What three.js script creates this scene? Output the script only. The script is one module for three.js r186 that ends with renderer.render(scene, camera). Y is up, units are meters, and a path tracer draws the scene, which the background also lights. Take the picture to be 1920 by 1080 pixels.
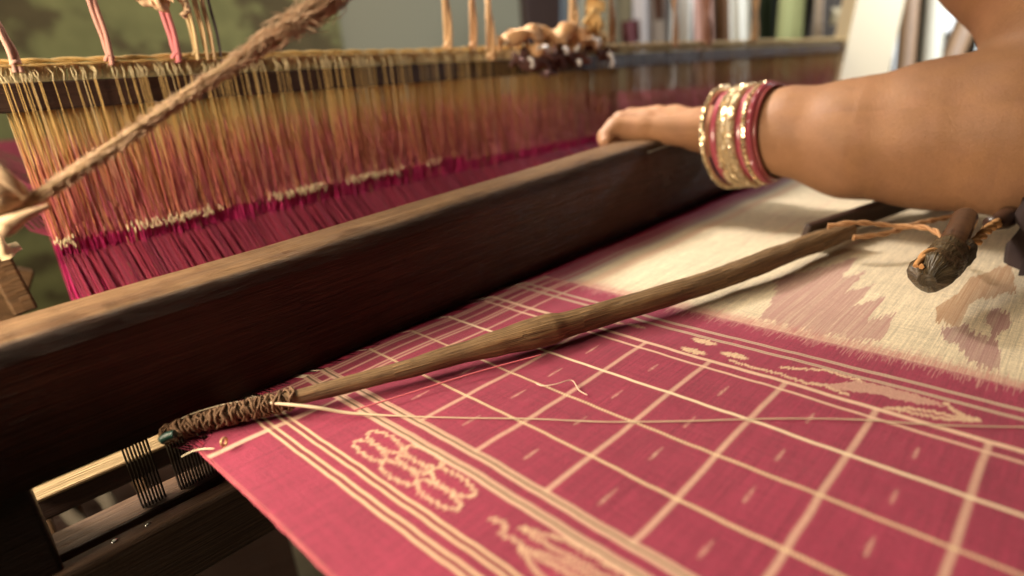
import * as THREE from 'three';
import { mergeGeometries } from 'three/addons/utils/BufferGeometryUtils.js';
import { MarchingCubes } from 'three/addons/objects/MarchingCubes.js';
import { RoundedBoxGeometry } from 'three/addons/geometries/RoundedBoxGeometry.js';
import { RectAreaLightUniformsLib } from 'three/addons/lights/RectAreaLightUniformsLib.js';

// Lengths below are in checks of the cloth (one check of the weave is 26 mm); U turns them into metres.
const U = 0.026;
const scene = new THREE.Scene();
const renderer = new THREE.WebGLRenderer({ antialias: true });
renderer.setSize(1024, 576);
renderer.toneMapping = THREE.LinearToneMapping;
renderer.toneMappingExposure = 1.35;
renderer.shadowMap.enabled = true;

// ---------------------------------------------------------------- camera
const RIGHT = new THREE.Vector3(0.69602, -0.0713, 0.71448), DOWN = new THREE.Vector3(-0.29233, -0.93699, 0.19127), AHEAD = new THREE.Vector3(0.65582, -0.34199, -0.67301);
const EYE = new THREE.Vector3(-3.283, 3.823, 6.186);
const camera = new THREE.PerspectiveCamera(53.02, 16 / 9, 0.02, 40);
camera.matrixAutoUpdate = true;
camera.position.copy(EYE).multiplyScalar(U);
camera.quaternion.setFromRotationMatrix(new THREE.Matrix4().makeBasis(RIGHT, DOWN.clone().negate(), AHEAD.clone().negate()));
camera.focus = 8.3 * U;
camera.userData.fStop = 5.2;
// a direction of sight (photograph pixels) followed to a depth ahead of the eye
function at(px, py, depth) {
  return EYE.clone().addScaledVector(RIGHT, (px - 960) / 1082.6 * depth).addScaledVector(DOWN, (py - 540) / 1082.6 * depth).addScaledVector(AHEAD, depth);
}

// ---------------------------------------------------------------- light
RectAreaLightUniformsLib.init();
scene.background = new THREE.Color(0.010, 0.0085, 0.006);
const FITTINGS = [];   // [name, label, w, h, from, to, colour] of the unseen fittings added at the lights, built further down
function areaLight(name, label, color, intensity, w, h, from, to) {
  const l = new THREE.RectAreaLight(color, intensity, w * U, h * U);
  l.name = name + '_light'; l.position.set(...from).multiplyScalar(U); scene.add(l);
  l.lookAt(new THREE.Vector3(...to).multiplyScalar(U));
  FITTINGS.push([name, label, w, h, from, to, color]);
}
function spotLight(name, label, color, candela, angle, size, from, to) {   // a spot light with an added globe; size is its radius in checks
  const l = new THREE.SpotLight(color, candela, 0, angle, 1, 2);
  l.name = name + '_light'; l.position.set(...from).multiplyScalar(U); l.target.position.set(...to).multiplyScalar(U);
  l.castShadow = true; l.shadow.radius = size * U / 0.02; scene.add(l); scene.add(l.target);
  FITTINGS.push([name, label, size, 0, from, to, color]);
}
spotLight('unseen_globe', 'unseen warm lamp with an added globe close to the near end of the loom', new THREE.Color(1, 0.85, 0.64), 0.74, 0.5, 2.6, [-9.5, 10, -6.8], [-2.6, 0, 0.3]);  // key light out of view; the globe round it is added
spotLight('unseen_globe', 'unseen round light added to brighten the cream cloth beside the arm', new THREE.Color(1, 0.9, 0.8), 1.35, 0.36, 1.9, [9, 15, -12], [10, 0, -0.2]);  // added out of view to brighten the cream cloth beside the arm
areaLight('added_side_panel', 'unseen square panel added to brighten the heddle threads from the left', new THREE.Color(1, 0.80, 0.56), 30, 6, 6, [-12.5, 7.5, -3.2], [3, 3.4, -7.4]);  // added out of view to brighten the heddle threads
areaLight('added_fill_panel', 'unseen fill light panel added high before the back wall', new THREE.Color(1, 0.88, 0.66), 4, 60, 40, [10, 60, -42], [14, 0, -52]);  // added fill light for the walls, no lamp known there
areaLight('window', 'unseen panel added as daylight at the far right side of the room', new THREE.Color(0.93, 0.97, 1), 13, 30, 30, [60, 30, 12], [72, 2, -4]);  // added panel standing in for daylight from the doorway

// ---------------------------------------------------------------- helpers
let seed = 7;
const rnd = () => { seed = (seed + 0x6d2b79f5) | 0; let t = Math.imul(seed ^ (seed >>> 15), 1 | seed); t = (t + Math.imul(t ^ (t >>> 7), 61 | t)) ^ t; return ((t ^ (t >>> 14)) >>> 0) / 4294967296; };
const rr = (a, b) => a + (b - a) * rnd();
const V = (x, y, z) => new THREE.Vector3(x, y, z);
const clamp = (x, a = 0, b = 1) => Math.min(b, Math.max(a, x));
const sstep = (a, b, x) => { const t = clamp((x - a) / (b - a)); return t * t * (3 - 2 * t); };
const lerp = (a, b, t) => a + (b - a) * t;
function hash(x, y, s = 0) { let h = Math.imul(x | 0, 374761393) + Math.imul(y | 0, 668265263) + Math.imul(s | 0, 2147483647 ^ 0x5bd1e995); h = Math.imul(h ^ (h >>> 13), 1274126177); return ((h ^ (h >>> 16)) >>> 0) / 4294967296; }
function noise(x, y, s = 0) {
  const xi = Math.floor(x), yi = Math.floor(y), fx = x - xi, fy = y - yi, u = fx * fx * (3 - 2 * fx), v = fy * fy * (3 - 2 * fy);
  return lerp(lerp(hash(xi, yi, s), hash(xi + 1, yi, s), u), lerp(hash(xi, yi + 1, s), hash(xi + 1, yi + 1, s), u), v);
}
const fbm = (x, y, s = 0, n = 4) => { let a = 0, w = 0.5, t = 0; for (let i = 0; i < n; i++) { a += w * noise(x, y, s + i * 17); t += w; x *= 2.03; y *= 2.03; w *= 0.5; } return a / t; };
function texture(w, h, fn, srgb) {   // fn(x, y) gives linear [r, g, b] when srgb, else plain values
  const d = new Uint8Array(w * h * 4), enc = (c) => (c <= 0.0031308 ? 12.92 * c : 1.055 * Math.pow(c, 1 / 2.4) - 0.055);
  for (let y = 0, o = 0; y < h; y++) for (let x = 0; x < w; x++, o += 4) {
    const c = fn(x, y);
    for (let k = 0; k < 3; k++) { const v = clamp(typeof c === 'number' ? c : c[k]); d[o + k] = Math.round(255 * (srgb ? enc(v) : v)); }
    d[o + 3] = 255;
  }
  const t = new THREE.DataTexture(d, w, h, THREE.RGBAFormat);
  t.wrapS = t.wrapT = THREE.RepeatWrapping; t.magFilter = THREE.LinearFilter; t.minFilter = THREE.LinearMipmapLinearFilter; t.generateMipmaps = true;
  if (srgb) t.colorSpace = THREE.SRGBColorSpace;
  t.needsUpdate = true;
  return t;
}
const taken = {}, BASE = new WeakMap();
function numbered(n) { const k = taken[n] = (taken[n] ?? -1) + 1; return k ? n + '_' + String(k).padStart(3, '0') : n; }
function tag(o, label, category, group, kind) {
  if (label) o.userData.label = label;
  if (category) o.userData.category = category;
  if (group) o.userData.group = group;
  if (kind) o.userData.kind = kind;
  return o;
}
function thing(name, label, category, base, group) {
  const o = new THREE.Group(); o.name = numbered(name); scene.add(o);
  o.position.set(...base).multiplyScalar(U); BASE.set(o, V(...base));
  return tag(o, label, category, group);
}
function merged(gs) {
  gs = (Array.isArray(gs) ? gs : [gs]).map((g) => (g.index ? g.toNonIndexed() : g));
  if (gs.length === 1) return gs[0];
  const all = gs.every((g) => g.attributes.color);
  gs.forEach((g) => { for (const k of Object.keys(g.attributes)) if (!['position', 'normal', 'uv'].includes(k) && !(k === 'color' && all)) g.deleteAttribute(k); });
  return mergeGeometries(gs);
}
function part(name, gs, mat, parent, label, kind) {   // shapes are given in the place they stand; the mesh keeps them relative to its thing's base
  const b = BASE.get(parent), g = merged(gs);
  g.translate(-b.x, -b.y, -b.z).scale(U, U, U);
  const m = new THREE.Mesh(g, mat); m.name = name; m.castShadow = m.receiveShadow = true; parent.add(m); BASE.set(m, b);
  return tag(m, label, null, null, kind);
}
function single(name, gs, mat, label, category, base, group, kind) {
  const g = merged(gs);
  g.translate(-base[0], -base[1], -base[2]).scale(U, U, U);
  const m = new THREE.Mesh(g, mat); m.name = numbered(name); m.castShadow = m.receiveShadow = true; m.position.set(...base).multiplyScalar(U); scene.add(m); BASE.set(m, V(...base));
  return tag(m, label, category, group, kind);
}
// a tube of changing radius along a smooth path; uv runs in checks along it
function tube(points, radius, { seg = 60, rad = 12, rough = 0, rs = 3, caps = true, squash = 1, closed = false } = {}) {
  const curve = new THREE.CatmullRomCurve3(points.map((p) => (p.isVector3 ? p : V(...p))), closed, 'centripetal');
  const fr = curve.computeFrenetFrames(seg, closed), len = curve.getLength(), pos = [], uv = [], idx = [], s0 = Math.floor(rs * 91);
  for (let i = 0; i <= seg; i++) {
    const t = i / seg, p = curve.getPointAt(t), r0 = typeof radius === 'function' ? radius(t) : radius;
    for (let j = 0; j <= rad; j++) {
      const a = (j % rad) / rad * Math.PI * 2, r = r0 * (1 + rough * (fbm(t * len * rs, Math.sin(a) * 1.3 + 5, s0, 3) - 0.5 + 0.6 * (noise(t * len * rs * 0.5 + 9, Math.cos(a) * 1.5 + 3, s0 + 5) - 0.5)));
      const q = p.clone().addScaledVector(fr.normals[i], Math.cos(a) * r).addScaledVector(fr.binormals[i], Math.sin(a) * r * squash);
      pos.push(q.x, q.y, q.z); uv.push(t * len, j / rad);
    }
  }
  for (let i = 0; i < seg; i++) for (let j = 0; j < rad; j++) { const a = i * (rad + 1) + j, b = a + rad + 1; idx.push(a, a + 1, b, b, a + 1, b + 1); }
  if (caps && !closed) for (const [i, s] of [[0, 1], [seg, 0]]) {
    const p = curve.getPointAt(i / seg), c = pos.length / 3; pos.push(p.x, p.y, p.z); uv.push(i ? len : 0, 0.5);
    for (let j = 0; j < rad; j++) { const a = i * (rad + 1) + j; s ? idx.push(c, a + 1, a) : idx.push(c, a, a + 1); }
  }
  const g = new THREE.BufferGeometry();
  g.setAttribute('position', new THREE.Float32BufferAttribute(pos, 3)); g.setAttribute('uv', new THREE.Float32BufferAttribute(uv, 2)); g.setIndex(idx);
  g.computeVertexNormals();
  // join the seam normals
  const n = g.attributes.normal;
  for (let i = 0; i <= seg; i++) { const a = i * (rad + 1), b = a + rad, m = V(n.getX(a) + n.getX(b), n.getY(a) + n.getY(b), n.getZ(a) + n.getZ(b)).normalize(); n.setXYZ(a, m.x, m.y, m.z); n.setXYZ(b, m.x, m.y, m.z); }
  return g;
}
function box(x0, x1, y0, y1, z0, z1, r = 0.03) {
  const g = new RoundedBoxGeometry(x1 - x0, y1 - y0, z1 - z0, 2, Math.min(r, (x1 - x0) / 2.1, (y1 - y0) / 2.1, (z1 - z0) / 2.1));
  const p = g.attributes.position, n = g.attributes.normal, uv = g.attributes.uv;
  g.translate((x0 + x1) / 2, (y0 + y1) / 2, (z0 + z1) / 2);
  for (let i = 0; i < p.count; i++) { const nx = Math.abs(n.getX(i)), ny = Math.abs(n.getY(i)); if (nx > 0.7) uv.setXY(i, p.getZ(i), p.getY(i)); else if (ny > 0.7) uv.setXY(i, p.getX(i), p.getZ(i)); else uv.setXY(i, p.getX(i), p.getY(i)); }
  return g;
}
// many thin three-sided threads in one geometry: each [points, radius, colour or [colour at each point]]
function threads(list) {
  const pos = [], col = [], nor = [], idx = [], uv = [];
  for (const [pts, r, c] of list) {
    const base = pos.length / 3, n = pts.length;
    for (let i = 0; i < n; i++) {
      const p = pts[i], a = pts[Math.max(0, i - 1)], b = pts[Math.min(n - 1, i + 1)];
      const d = V(b[0] - a[0], b[1] - a[1], b[2] - a[2]).normalize(), s = V(0.31, 0.27, 0.91).cross(d).normalize(), t = d.clone().cross(s), rad = typeof r === 'number' ? r : r[i];
      for (let k = 0; k < 4; k++) {
        const w = k * Math.PI / 2, nx = s.x * Math.cos(w) + t.x * Math.sin(w), ny = s.y * Math.cos(w) + t.y * Math.sin(w), nz = s.z * Math.cos(w) + t.z * Math.sin(w);
        pos.push(p[0] + nx * rad, p[1] + ny * rad, p[2] + nz * rad); nor.push(nx, ny, nz); uv.push(i, k / 4);
        const cc = Array.isArray(c[0]) ? c[i] : c; col.push(cc[0], cc[1], cc[2]);
      }
    }
    for (let i = 0; i < n - 1; i++) for (let k = 0; k < 4; k++) { const a = base + i * 4 + k, b = base + i * 4 + (k + 1) % 4; idx.push(a, b, a + 4, a + 4, b, b + 4); }
  }
  const g = new THREE.BufferGeometry();
  g.setAttribute('position', new THREE.Float32BufferAttribute(pos, 3)); g.setAttribute('normal', new THREE.Float32BufferAttribute(nor, 3)); g.setAttribute('uv', new THREE.Float32BufferAttribute(uv, 2)); g.setAttribute('color', new THREE.Float32BufferAttribute(col, 3));
  g.setIndex(idx);
  return g;
}
const std = (o) => new THREE.MeshStandardMaterial(o), phys = (o) => new THREE.MeshPhysicalMaterial(o);

// ---------------------------------------------------------------- wood
function woodPair(dark, light, s, fine = 1) {   // grain runs along u
  const f = (x, y) => {
    const w = y + 10 * fbm(x / 190, y / 70, s), a = fbm(x / 150, w / 9, s + 3, 4), b = noise(x / 60, w / 2.2, s + 9), pit = noise(x / 24, w / 1.7, s + 12) > 0.86 ? 0.45 : noise(x / 14 + w / 9, w / 1.2, s + 15) > 0.94 ? 1.7 : 1;
    return clamp((0.62 * a + 0.38 * b) * 1.25 - 0.1) * lerp(1, pit, fine);
  };
  return [texture(512, 512, (x, y) => { const t = f(x, y); return [0, 1, 2].map((k) => lerp(dark[k], light[k], t)); }, true), texture(512, 512, (x, y) => f(x, y))];
}
function woodMat(dark, light, s, { rep = [0.22, 0.5], rough = 0.6, bump = 0.0004, fine = 1, spec = 1, vertexColors = false } = {}) {
  const [c, b] = woodPair(dark, light, s, fine);
  c.repeat.set(...rep); b.repeat.set(...rep);
  return phys({ map: c, bumpMap: b, bumpScale: bump, roughness: rough, specularIntensity: spec, vertexColors });
}
const M = {};
M.stick = woodMat([0.03, 0.015, 0.006], [0.36, 0.21, 0.09], 11, { rep: [0.35, 1], rough: 0.62, bump: 0.0006 });
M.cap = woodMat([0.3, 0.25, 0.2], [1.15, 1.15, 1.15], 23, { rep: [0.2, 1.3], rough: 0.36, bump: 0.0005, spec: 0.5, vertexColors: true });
M.dark = woodMat([0.018, 0.008, 0.006], [0.07, 0.035, 0.025], 31, { rep: [0.15, 0.6], rough: 0.5 });
M.rail = woodMat([0.06, 0.03, 0.022], [0.2, 0.12, 0.075], 37, { rep: [0.2, 0.7], rough: 0.5 });
M.pale = woodMat([0.45, 0.33, 0.18], [0.75, 0.58, 0.34], 41, { rep: [0.2, 0.6], rough: 0.55 });
M.brown = woodMat([0.08, 0.045, 0.02], [0.22, 0.12, 0.055], 43, { rep: [0.1, 0.3], rough: 0.6 });
M.white = std({ color: new THREE.Color(0.74, 0.64, 0.45), roughness: 0.6 });
M.thread = std({ vertexColors: true, roughness: 0.7 });
M.silk = phys({ vertexColors: true, roughness: 0.5, specularIntensity: 0.8 });

// ---------------------------------------------------------------- woven cloth
const CRIMSON = [0.31, 0.032, 0.078], CREAM = [0.78, 0.6, 0.38];
const segd = (px, py, a, b) => { const dx = b[0] - a[0], dy = b[1] - a[1], t = clamp(((px - a[0]) * dx + (py - a[1]) * dy) / (dx * dx + dy * dy)); return Math.hypot(px - a[0] - t * dx, py - a[1] - t * dy); };
const pathd = (x, z, p, closed) => { let d = 9; for (let i = 0; i < p.length - (closed ? 0 : 1); i++) d = Math.min(d, segd(x, z, p[i], p[(i + 1) % p.length])); return d; };
const inside = (x, z, p) => { let c = false; for (let i = 0, j = p.length - 1; i < p.length; j = i++) if ((p[i][1] > z) !== (p[j][1] > z) && x < (p[j][0] - p[i][0]) * (z - p[i][1]) / (p[j][1] - p[i][1]) + p[i][0]) c = !c; return c; };
const LINKS = [[-0.46, 1.0, 0.1, 0.33], [-0.66, 1.0, 0.09, 0.3], [-0.36, 1.6, 0.105, 0.3], [-0.52, 1.6, 0.06, 0.25], [-0.69, 1.6, 0.1, 0.3], [-0.46, 2.18, 0.105, 0.33], [-0.67, 2.2, 0.095, 0.33]]
  .map(([x, z, a, b]) => Array.from({ length: 17 }, (_, k) => { const w = k / 8 * Math.PI; return [x + a * Math.cos(w), z + b * Math.sin(w)]; }));
const BLOSSOM = [[[-0.56, 2.86], [-0.52, 3.02], [-0.63, 3.07]], [[-0.47, 3.15], [-0.38, 3.39], [-0.31, 3.54], [-0.32, 3.65], [-0.3, 4.01], [-0.29, 4.5]], [[-0.63, 3.05], [-0.62, 3.36], [-0.63, 3.51], [-0.6, 3.78], [-0.61, 4.2]],
  [[-0.65, 3.3], [-0.76, 3.59], [-0.81, 3.75]], [[-0.48, 3.16], [-0.46, 3.57], [-0.4, 4.3]], [[-0.58, 3.46], [-0.52, 3.71], [-0.49, 4.4]]];
const FISHLINE = [[[3.66, 3.21], [3.63, 3.54], [3.65, 3.89], [3.61, 4.21], [3.69, 4.39], [3.62, 4.65]], [[3.84, 3.82], [4.1, 4.26], [4.07, 4.68]], [[3.58, 5.08], [3.73, 5.3], [3.79, 5.49], [3.87, 5.86]], [[4.06, 5.54], [3.9, 5.7], [3.87, 5.86]], [[3.6, 5.16], [3.67, 5.51], [3.84, 5.85]]];
const FISH = [[3.66, 4.2], [3.76, 4.41], [4.06, 4.66], [4.1, 5.12], [4.06, 5.44], [3.98, 5.56], [3.86, 5.28], [3.83, 4.93], [3.7, 4.6]];
const bar = (d, w, soft = 0.02) => 1 - sstep(w / 2 - soft, w / 2 + soft, Math.abs(d));
const BODY = { x0: -1.9, x1: 4.95, z0: -1.3, z1: 9.0, w: 1340, h: 2000 };
function yarn(x, y, s) { return 0.8 + 0.26 * (noise(x / 2.6, y / 2.6, s + 7) - 0.5) + 0.2 * (noise(x / 60, y / 3.5, s + 8) - 0.4) + 0.14 * (noise(x / 3.5, y / 60, s + 9) - 0.4) + 0.34 * (noise(x / 120, y * 1.0, s) - 0.3) + 0.2 * (noise(x * 1.0, y / 120, s + 1) - 0.4) + 0.3 * (hash(x, y, s) - 0.5) + (noise(x / 40, y / 1.5, s + 5) > 0.93 ? 0.25 : 0); }
function bodyColour(px, py) {
  const x = lerp(BODY.x0, BODY.x1, (px + 0.5) / BODY.w), z = lerp(BODY.z0, BODY.z1, (py + 0.5) / BODY.h);
  const wob = 0.012 * (noise(z * 6, 1, 5) - 0.5), ikx = x + 0.046 * (hash(py >> 2, 3, 8) - 0.5) + 0.03 * (hash(py, 4, 8) - 0.5), xx = x + wob;
  const c = CRIMSON.slice(), y1 = yarn(px, py, 60) * (0.9 + 0.2 * fbm(x * 1.2, z * 1.2, 71, 3));
  for (let k = 0; k < 3; k++) c[k] *= y1;
  const put = (col, a, br = 1) => { for (let k = 0; k < 3; k++) c[k] = lerp(c[k], col[k] * br, clamp(a)); };
  const grain = 0.82 + 0.3 * hash(px, py >> 1, 9), inA = (l) => { let d = 9; for (const p of l) d = Math.min(d, pathd(ikx, z, p)); return d; };
  // weft lines
  const ROSE = [0.78, 0.55, 0.40];
  if (xx > 0.02 && xx < 3.5) { const k = Math.round(z); if (k >= 1) put(ROSE, 0.72 * bar(z - k + 0.012 * (noise(x * 3, k, 2) - 0.5), 0.062) * (0.6 + 0.5 * hash(px, py, 3)), grain); }
  put(ROSE, 0.85 * bar(z + 0.36 - 0.02 * x * (x < 0), 0.085) * sstep(-0.3, -1.2, x), grain);
  for (const zz of [-0.34, -0.64, -0.72, -0.95, -1.15, -1.22]) put(ROSE, 0.6 * bar(z - zz, 0.045) * sstep(-1.2, -0.6, x), grain);
  // dashes in the middle of the checks
  for (const cx of [0.42, 1.25, 2.0, 2.84]) { const k = Math.floor(z) + 0.5; if (k < 0.4) continue; const L = 0.17 - 0.05 * hash(k * 2, cx * 9, 4), dx = (x - cx - 0.05 * (hash(cx * 7, k * 2, 1) - 0.5)) / L; if (Math.abs(dx) < 1) put(ROSE, 0.6 * bar(z - k, 0.04 * (1 - 0.7 * Math.abs(dx + 0.2)), 0.02) * (0.25 + 0.9 * hash(px >> 3, py >> 1, 6)), grain); }
  // ikat figures
  if (x < 0 && x > -0.95) { const d = inA(LINKS); put(CREAM, 0.8 * (1 - sstep(0.01, 0.036, d)) * (0.5 + 0.6 * hash(px >> 4, py >> 1, 2)), grain); const e = inA(BLOSSOM); put(CREAM, 0.7 * (1 - sstep(0.018, 0.036, e)) * (0.5 + 0.6 * hash(px >> 4, py >> 1, 2)), grain); }
  if (x > 3.4 && x < 4.4) {
    for (const [bx, bz] of [[4.02, 2.64], [3.64, 2.67], [3.84, 3.18]]) { const e = Math.hypot((ikx - bx) / 0.085, (z - bz) / 0.2); put(CREAM, 0.9 * (1 - sstep(0.7, 1.15, e)) * (0.7 + 0.4 * hash(px >> 3, py, 2)), grain); }
    for (let m = 0; m < 2; m++) put(CREAM, 0.6 * (1 - sstep(0.4, 1.15, Math.hypot((ikx - 3.84 - 0.08 * m) / 0.07, (z - 1.2 - 0.35 * m) / 0.18))), grain);
    put(CREAM, 0.8 * (1 - sstep(0.015, 0.05, inA(FISHLINE))) * (0.6 + 0.6 * hash(px >> 3, py, 2)), grain);
    if (inside(ikx, z, FISH)) put([0.62, 0.4, 0.3], 0.75 * (0.7 + 0.5 * hash(px >> 1, py >> 1, 2)), grain);
  }
  // stripes along the warp
  const twist = 0.7 + 0.45 * (Math.sin(z * 150 + x * 40) > 0 ? 1 : 0);
  for (const lx of [-1.15, -0.93]) { put([0.2, 0.03, 0.04], 0.7 * bar(xx - lx, 0.05, 0.012)); for (const s of [-1, 1]) put(CREAM, 0.85 * bar(xx - lx - s * 0.042, 0.034, 0.012), grain); }
  for (const lx of [-0.23, 0.02]) { put(ROSE, 0.75 * bar(xx - lx, 0.13, 0.015), grain); put([0.1, 0.06, 0.025], 0.85 * bar(xx - lx, 0.03, 0.01)); put([0.2, 0.1, 0.05], 0.5 * bar(xx - lx - 0.045, 0.012, 0.006)); }
  put(CREAM, 0.85 * bar(xx - 0.8, 0.042, 0.014), twist); put(CREAM, 0.8 * bar(xx - 1.62, 0.042, 0.014), twist);
  put([0.9, 0.74, 0.52], 0.95 * bar(xx - 2.41, 0.05, 0.014), 0.9 + 0.2 * twist * 0.5);
  put(ROSE, 0.85 * bar(xx - 3.28, 0.05, 0.015), grain); put(ROSE, 0.9 * bar(xx - 3.49, 0.075, 0.015), grain);
  for (const lx of [4.16, 4.37]) { put([0.56, 0.43, 0.31], 0.9 * bar(xx - lx, 0.075, 0.012), 0.8 + 0.25 * twist * 0.6); put([0.22, 0.1, 0.08], 0.6 * bar(xx - lx, 0.014, 0.006), twist); }
  // the cream of the field reaches in along single picks
  const reach = 4.95 - 0.05 - 0.3 * Math.pow(hash(py >> 1, 7, 2), 3);
  put([0.66, 0.42, 0.33], 0.55 * sstep(reach - 0.02, reach + 0.03, x) * (0.4 + 0.7 * hash(py >> 1, px >> 5, 3)), grain);
  // pink selvage cord
  put([0.6, 0.2, 0.18], 0.6 * bar(x + 1.9, 0.05, 0.02));
  return c;
}
const FIELD = { x0: 4.95, x1: 13.5, z0: -1.3, z1: 9.0, w: 1500, h: 1760 };
const SPREAD = [[6.51, 2.75], [7.19, 2.43], [7.88, 2.76], [8.47, 3.1], [9.25, 3.29], [7.79, 3.36], [8.31, 3.63], [7.1, 3.65], [7.7, 3.92], [6.44, 3.94], [7.18, 4.21], [6.13, 4.25], [6.48, 4.52], [5.64, 4.55], [5.29, 4.57], [5.15, 3.92], [5.2, 2.95]];
const TAIL = [[7.18, 4.91], [8.04, 5.07], [8.89, 5.09], [10.07, 5.5], [8.49, 5.75], [7.89, 5.41], [7.61, 5.27], [6.54, 5.3], [6.58, 5.02]];
const BEAK = [[6.33, 5.1], [6.64, 5.33], [6.22, 5.66], [6.5, 5.67], [6.94, 5.53], [7.45, 5.55], [7.43, 5.77], [6.99, 5.83], [6.46, 5.71], [5.99, 5.82], [5.31, 5.88], [5.3, 5.56], [5.64, 5.51], [5.97, 5.22]];
function fieldColour(px, py) {
  const x = lerp(FIELD.x0, FIELD.x1, (px + 0.5) / FIELD.w), z = lerp(FIELD.z0, FIELD.z1, (py + 0.5) / FIELD.h);
  const ik = x + 0.26 * (hash(py >> 2, 13, 8) - 0.5) + 0.12 * (hash(py, 14, 8) - 0.5), g = 0.84 + 0.26 * hash(px >> 1, py, 19);
  const y1 = yarn(px, py, 80) * (0.92 + 0.16 * fbm(x, z, 72, 3)), c = [0.74 * y1, 0.63 * y1, 0.45 * y1];
  const put = (col, a, br = 1) => { for (let k = 0; k < 3; k++) c[k] = lerp(c[k], col[k] * br, clamp(a)); };
  const row = 0.55 + 0.6 * noise(py / 1.6, px / 260, 44);
  if (inside(ik, z + 0.05 * (noise(x * 5, 2, 4) - 0.5), SPREAD)) put([0.42, 0.2, 0.19], 0.8 * row, g);
  if (inside(ik, z, TAIL)) put([0.4, 0.2, 0.09], 0.8 * row, g);
  if (inside(ik, z, BEAK)) put([0.34, 0.16, 0.16], 0.85 * row, g);
  put([0.5, 0.17, 0.16], 0.75 * (1 - sstep(5.02, 5.22 + 0.35 * Math.pow(hash(py >> 1, 5, 5), 2), x)) * (0.5 + 0.6 * hash(py >> 1, px >> 5, 6)), g);
  const e = (a, b, s) => sstep(a - s, a + s, z) * (1 - sstep(b - s, b + s, z));
  put([0.34, 0.25, 0.23], 0.85 * e(-2, -0.6, 0.05), g); put([0.3, 0.03, 0.08], 0.9 * e(-2, -0.9, 0.03), g); put([0.4, 0.25, 0.25], 0.7 * e(-0.98, -0.95, 0.01), g); put([0.32, 0.03, 0.08], 0.85 * e(-0.84, -0.77, 0.02), g);
  put([0.66, 0.4, 0.27], 0.6 * e(-0.4, -0.16, 0.05), g); put([0.5, 0.4, 0.32], 0.35 * e(-0.66, -0.4, 0.05), g);
  for (const zz of [0.6, 0.85, 1.3]) put([0.6, 0.34, 0.25], 0.35 * bar(z - zz - 0.02 * noise(x * 2, zz * 9, 3), 0.07, 0.03) * sstep(0.45, 0.7, noise(x * 0.9, zz * 7, 8)), g);
  return c;
}
const weaveBump = texture(256, 256, (x, y) => 0.5 + 0.28 * Math.sin(x * Math.PI / 4) * ((y >> 2) % 2 ? 1 : -1) + 0.4 * (noise(x / 3, y / 40, 3) - 0.5) + 0.4 * (noise(x / 40, y / 3, 4) - 0.5));
const bodyMap = texture(BODY.w, BODY.h, bodyColour, true), fieldMap = texture(FIELD.w, FIELD.h, fieldColour, true);
bodyMap.wrapS = bodyMap.wrapT = THREE.ClampToEdgeWrapping; fieldMap.wrapS = THREE.MirroredRepeatWrapping; fieldMap.wrapT = THREE.ClampToEdgeWrapping;
const bumpOf = (r) => { const b = weaveBump.clone(); b.repeat.copy(r); b.needsUpdate = true; return b; };
const clothMat = (map, rx, rz) => phys({ map, bumpMap: bumpOf(new THREE.Vector2(rx, rz)), bumpScale: 0.00022, roughness: 0.68, specularIntensity: 0.7, sheen: 0.3, sheenRoughness: 0.45, sheenColor: new THREE.Color(0.9, 0.55, 0.6) });
const clothY = (x, z) => 0.05 * (fbm(x * 0.55 + 4, z * 0.5, 90, 3) - 0.5) + 0.006 * (noise(x * 5, z * 1.3, 93) - 0.5) + 0.012 * Math.sin(x * 2.1 + z * 0.7) - (z > 8 ? 0.5 * (z - 8) ** 2 : 0) + 0.02 * sstep(-1.2, -1.9, x) * Math.sin(z * 1.7);
const fell = (x) => lerp(-0.62, -1.3, clamp((x + 1.9) / 0.7)) + 0.02 * (noise(x * 4, 1, 66) - 0.5);   // where the weaving has got to
function clothSheet(x0, x1, z0, z1, nx, nz, box0) {
  const g = new THREE.PlaneGeometry(1, 1, nx, nz), p = g.attributes.position, uv = g.attributes.uv, top = [];
  for (let i = 0; i < p.count; i++) {
    const x = lerp(x0, x1, uv.getX(i)), z = Math.max(lerp(z0, z1, 1 - uv.getY(i)), fell(x));
    p.setXYZ(i, x + 0.035 * (z - 1) * clamp((0.3 - x) / 2), clothY(x, z), z);
    uv.setXY(i, (x - box0.x0) / (box0.x1 - box0.x0), (z - box0.z0) / (box0.z1 - box0.z0));
  }
  g.computeVertexNormals();
  return g;
}
const saree = thing('woven_cloth', 'crimson checked cloth with cream field being woven on the loom', 'cloth', [0, 0, 4]);
part('checked_panel', clothSheet(-1.9, 4.95, -1.3, 9.0, 120, 160, BODY), clothMat(bodyMap, 14, 20), saree, 'crimson panel with cream checks and border stripes');
part('cream_panel', clothSheet(4.95, 43, -1.3, 9.0, 160, 120, FIELD), clothMat(fieldMap, 17, 20), saree, 'cream panel with blurred mauve and brown figures');
{ // folded edge of the cloth
  const pts = []; for (let i = 0; i <= 30; i++) { const z = lerp(-0.62, 9, i / 30); pts.push(V(-1.9 + 0.035 * (z - 1) * 1, clothY(-1.9, z) - 0.01, z)); }
  part('selvage', tube(pts, 0.015, { seg: 200, rad: 6, rough: 1.2, rs: 6 }), std({ color: new THREE.Color(0.34, 0.05, 0.075), roughness: 0.8 }), saree);
}
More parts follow.
